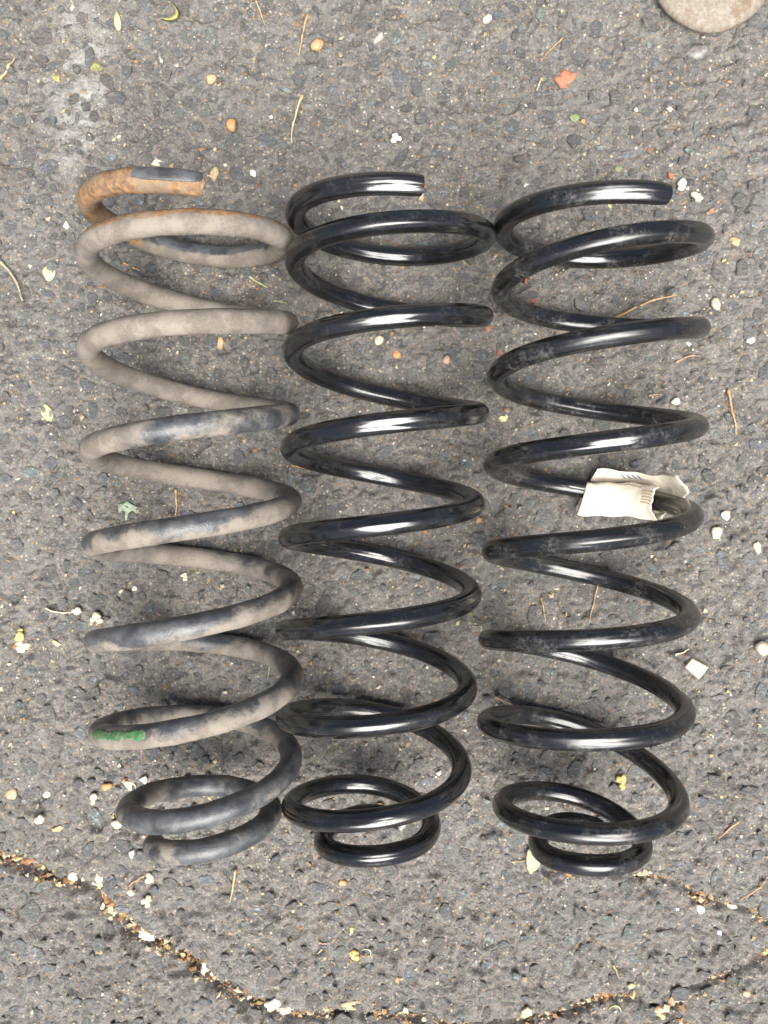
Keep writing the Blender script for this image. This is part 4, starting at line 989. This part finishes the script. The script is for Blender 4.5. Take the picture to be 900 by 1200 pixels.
# ---------------------------------------------------------------- litter
PAL = {'olive': (.40, .40, .10), 'moss': (.20, .22, .05), 'straw': (.62, .52, .30), 'strawd': (.42, .36, .22), 'strawo': (.55, .33, .14), 'peach': (.68, .46, .26), 'orange': (.58, .28, .09),
       'cream': (.78, .70, .52), 'creamd': (.52, .48, .38), 'white': (.82, .80, .74), 'tan': (.52, .38, .20), 'tanb': (.48, .30, .14), 'red': (.42, .13, .06), 'redb': (.32, .07, .04), 'rust': (.28, .11, .04),
       'green': (.17, .25, .10), 'lemon': (.72, .66, .34), 'lime': (.45, .52, .25), 'mint': (.38, .52, .38), 'yellow': (.75, .55, .18), 'pink': (.50, .32, .25), 'pinkd': (.46, .28, .20), 'shiny': (.16, .17, .18)}
_mats = {}
def litter_material(key):
    if key not in _mats:
        m, nt, b = new_mat('litter_' + key)
        p = position(nt)
        col = tuple(.70 * v + .20 * k for v, k in zip(PAL[key], (.30, .26, .20)))
        c = mix(nt, ramp(nt, noise(nt, p, 380, 4, .65), .40, .72, 0, .75), col, tuple(v * f for v, f in zip(col, (.62, .52, .42))))
        c = mix(nt, ramp(nt, noise(nt, p, 260, 3), .50, .70, 0, .6), c, (0.20, 0.165, 0.12))
        L(nt, c, b.inputs['Base Color'])
        b.inputs['Roughness'].default_value = .25 if key == 'shiny' else .65
        L(nt, bump(nt, noise(nt, p, 800, 3), .0006, .5), b.inputs['Normal'])
        _mats[key] = m
    return _mats[key]

def sheet(outline, thick, curl, r):
    """a thin curved leaf scrap: polygon fan with rim, both faces"""
    k = len(outline)
    rings = [1.0, .6]
    V, F = [], []
    def zc(x, y):
        return curl * (x * x * 1.2 - y * y * .4 + .5 * x * y) + .06 * math.sin(9 * x + 4 * y)
    for side in (1, -1):
        for q in rings:
            for (x, y) in outline:
                V.append((x * q, y * q, zc(x * q, y * q) + side * thick))
        V.append((0, 0, zc(0, 0) + side * thick))
    B = 2 * k + 1
    for i in range(k):
        j = (i + 1) % k
        F += [(i, j, k + j, k + i), (k + i, k + j, 2 * k), (B + j, B + i, B + k + i, B + k + j), (B + k + j, B + k + i, B + 2 * k), (j, i, B + i, B + j)]
    return V, F

def ico(r, lump, flat):
    t = (1 + 5 ** .5) / 2
    V = np.array([(-1, t, 0), (1, t, 0), (-1, -t, 0), (1, -t, 0), (0, -1, t), (0, 1, t), (0, -1, -t), (0, 1, -t), (t, 0, -1), (t, 0, 1), (-t, 0, -1), (-t, 0, 1)], float)
    F = [(0, 11, 5), (0, 5, 1), (0, 1, 7), (0, 7, 10), (0, 10, 11), (1, 5, 9), (5, 11, 4), (11, 10, 2), (10, 7, 6), (7, 1, 8), (3, 9, 4), (3, 4, 2), (3, 2, 6), (3, 6, 8), (3, 8, 9), (4, 9, 5), (2, 4, 11), (6, 2, 10), (8, 6, 7), (9, 8, 1)]
    V = [tuple(v / np.linalg.norm(v)) for v in V]
    cache = {}
    def midp(a, b):
        key = (min(a, b), max(a, b))
        if key not in cache:
            m = np.array(V[a]) + np.array(V[b])
            V.append(tuple(m / np.linalg.norm(m)))
            cache[key] = len(V) - 1
        return cache[key]
    F2 = []
    for a, b, c in F:
        ab, bc, ca = midp(a, b), midp(b, c), midp(c, a)
        F2 += [(a, ab, ca), (b, bc, ab), (c, ca, bc), (ab, bc, ca)]
    A = np.array(V)
    ph = r.uniform(0, 6, 6)
    d = 1 + lump * (np.sin(A[:, 0] * 3 + ph[0]) * np.sin(A[:, 1] * 3 + ph[1]) + .6 * np.sin(A[:, 2] * 5 + ph[2] + A[:, 0] * 4)) + r.uniform(-lump, lump, len(A)) * .35
    A = A * d[:, None]
    A[:, 2] *= flat
    return A, np.array(F2)

NAME = {'leaf': 'leaf_scrap', 'leaf2': 'leaf_scrap', 'curl': 'curled_scrap', 'pebble': 'pebble', 'chip': 'chip', 'cluster': 'crumb_lump'}
CATNAME = {'seed': 'seed_husk', 'husk': 'husk', 'bud': 'bud', 'petal': 'petal', 'stone': 'loose_stone', 'grain': 'grain', 'flake': 'flake'}
for kind, x, y, w, l, ang, colour, label, cat in LITTER:
    r = np.random.default_rng(int(abs(x * 1e5) + abs(y * 1e5) * 7))
    mat = litter_material(colour)
    a, b = w / 2, l / 2
    if kind in ('leaf', 'leaf2'):
        k = 14
        out = []
        for i in range(k):
            t = i / k * 2 * math.pi
            cx, cy = math.sin(t), math.cos(t)
            taper = 1 - .45 * max(0, -cy) ** 1.5 if kind == 'leaf' else 1
            n = r.uniform(.86, 1.1) if kind == 'leaf' else r.uniform(.62, 1.2)
            out.append((cx * taper * n, cy * (1.08 if abs(cy) > .95 else 1) * n))
        V, F = sheet(out, .02, .22, r)
        V = np.array(V) * np.array([a, b, min(a, b)])
        smooth = True
        lift = .0012
    elif kind == 'curl':
        k, V, F = 12, [], []
        for i in range(k + 1):
            t = i / k * math.pi * 1.05
            wd = .30 * math.sin(math.pi * (i + .8) / (k + 1.6)) + .05
            for rr, zz in ((1 - wd, .35), (1 - wd * .3, .1), (1 - wd, .25), ):
                V.append((math.cos(t) * rr, math.sin(t) * rr - .5, zz))
        V = np.array(V)
        for i in range(k):
            for j in range(3):
                F.append((i * 3 + j, i * 3 + (j + 1) % 3, (i + 1) * 3 + (j + 1) % 3, (i + 1) * 3 + j))
        F += [(2, 1, 0), (k * 3, k * 3 + 1, k * 3 + 2)]
        V = V * np.array([a, b * 1.3, min(a, b)])
        smooth, lift = True, .0008
    elif kind == 'chip':
        k = int(r.integers(4, 7)) if w * l < 1.2e-4 else 4
        Vs, F = stone_shape(r, k)
        V = Vs * np.array([a * 1.05, b * 1.05, min(.0014, min(a, b) * .4)])
        V[:, 2] = np.maximum(V[:, 2], -.0006)
        smooth, lift = False, .0008
    elif kind == 'pebble':
        V, F = ico(r, .17, .6)
        V = V * (1 + .25 * np.sign(V) * r.uniform(-1, 1, 3))
        V = V * np.array([a, b, min(a, b)])
        smooth, lift = True, min(a, b) * .45
    else:
        parts, n = [], 0
        Vs, Fs = [], []
        for i in range(int(r.integers(5, 9))):
            A, G = ico(r, .16, .8)
            q = r.uniform(.32, .55)
            t = r.uniform(0, 6.28)
            e = r.uniform(.15, .72) if i else 0
            A = A * q + np.array([math.cos(t) * e, math.sin(t) * e, r.uniform(-.05, .25)])
            Vs.append(A)
            Fs.append(G + n)
            n += len(A)
        V = np.concatenate(Vs) * np.array([a, b, min(a, b)])
        F = np.concatenate(Fs)
        smooth, lift = True, min(a, b) * .35
    nm = CATNAME.get(cat, NAME[kind])
    me = mesh_from(nm, V, [tuple(int(i) for i in f) for f in F], mat, smooth)
    o = link(nm, me)
    o.location = (x, y, hz(x, y) + lift)
    o.rotation_euler = (r.uniform(-.12, .12), r.uniform(-.12, .12), math.radians(ang))
    tag(o, label, cat)

STNAME = {'grass blade': 'grass_blade', 'needle': 'pine_needle'}
for pts, rad, colour, label, cat in STALKS:
    r = np.random.default_rng(int(abs(pts[0][0] * 1e5) + abs(pts[0][1]) * 1e5))
    P = np.array(pts, float)
    t = np.linspace(0, 1, 14)
    s = np.linspace(0, 1, len(P))
    X, Y = np.interp(t, s, P[:, 0]), np.interp(t, s, P[:, 1])
    for _ in range(2):
        X[1:-1] = (X[:-2] + 2 * X[1:-1] + X[2:]) / 4
        Y[1:-1] = (Y[:-2] + 2 * Y[1:-1] + Y[2:]) / 4
    X += np.cumsum(r.normal(0, .00012, 14))
    Y += np.cumsum(r.normal(0, .00012, 14))
    base = (X[7], Y[7])
    Z = np.maximum(height(X, Y), np.mean(height(X, Y))) + rad * .9 + .0012 * np.sin(t * math.pi) * r.uniform(0, 1)
    V, F, k = [], [], 6
    for i in range(14):
        j0, j1 = max(0, i - 1), min(13, i + 1)
        d = np.array([X[j1] - X[j0], Y[j1] - Y[j0]])
        d /= np.linalg.norm(d) + 1e-9
        rr = rad * .8 * (1 - .55 * t[i]) * (1.5 if i in (1, 8) else 1)
        for j in range(k):
            a = j / k * 2 * math.pi
            V.append((X[i] - base[0] - d[1] * math.cos(a) * rr, Y[i] - base[1] + d[0] * math.cos(a) * rr, Z[i] - Z[7] + math.sin(a) * rr))
    for i in range(13):
        for j in range(k):
            F.append((i * k + j, i * k + (j + 1) % k, (i + 1) * k + (j + 1) % k, (i + 1) * k + j))
    F += [tuple(range(k))[::-1], tuple(13 * k + j for j in range(k))]
    nm = STNAME.get(cat, cat)
    o = link(nm, mesh_from(nm, V, F, litter_material(colour), True))
    o.location = (base[0], base[1], Z[7])
    tag(o, label, cat)
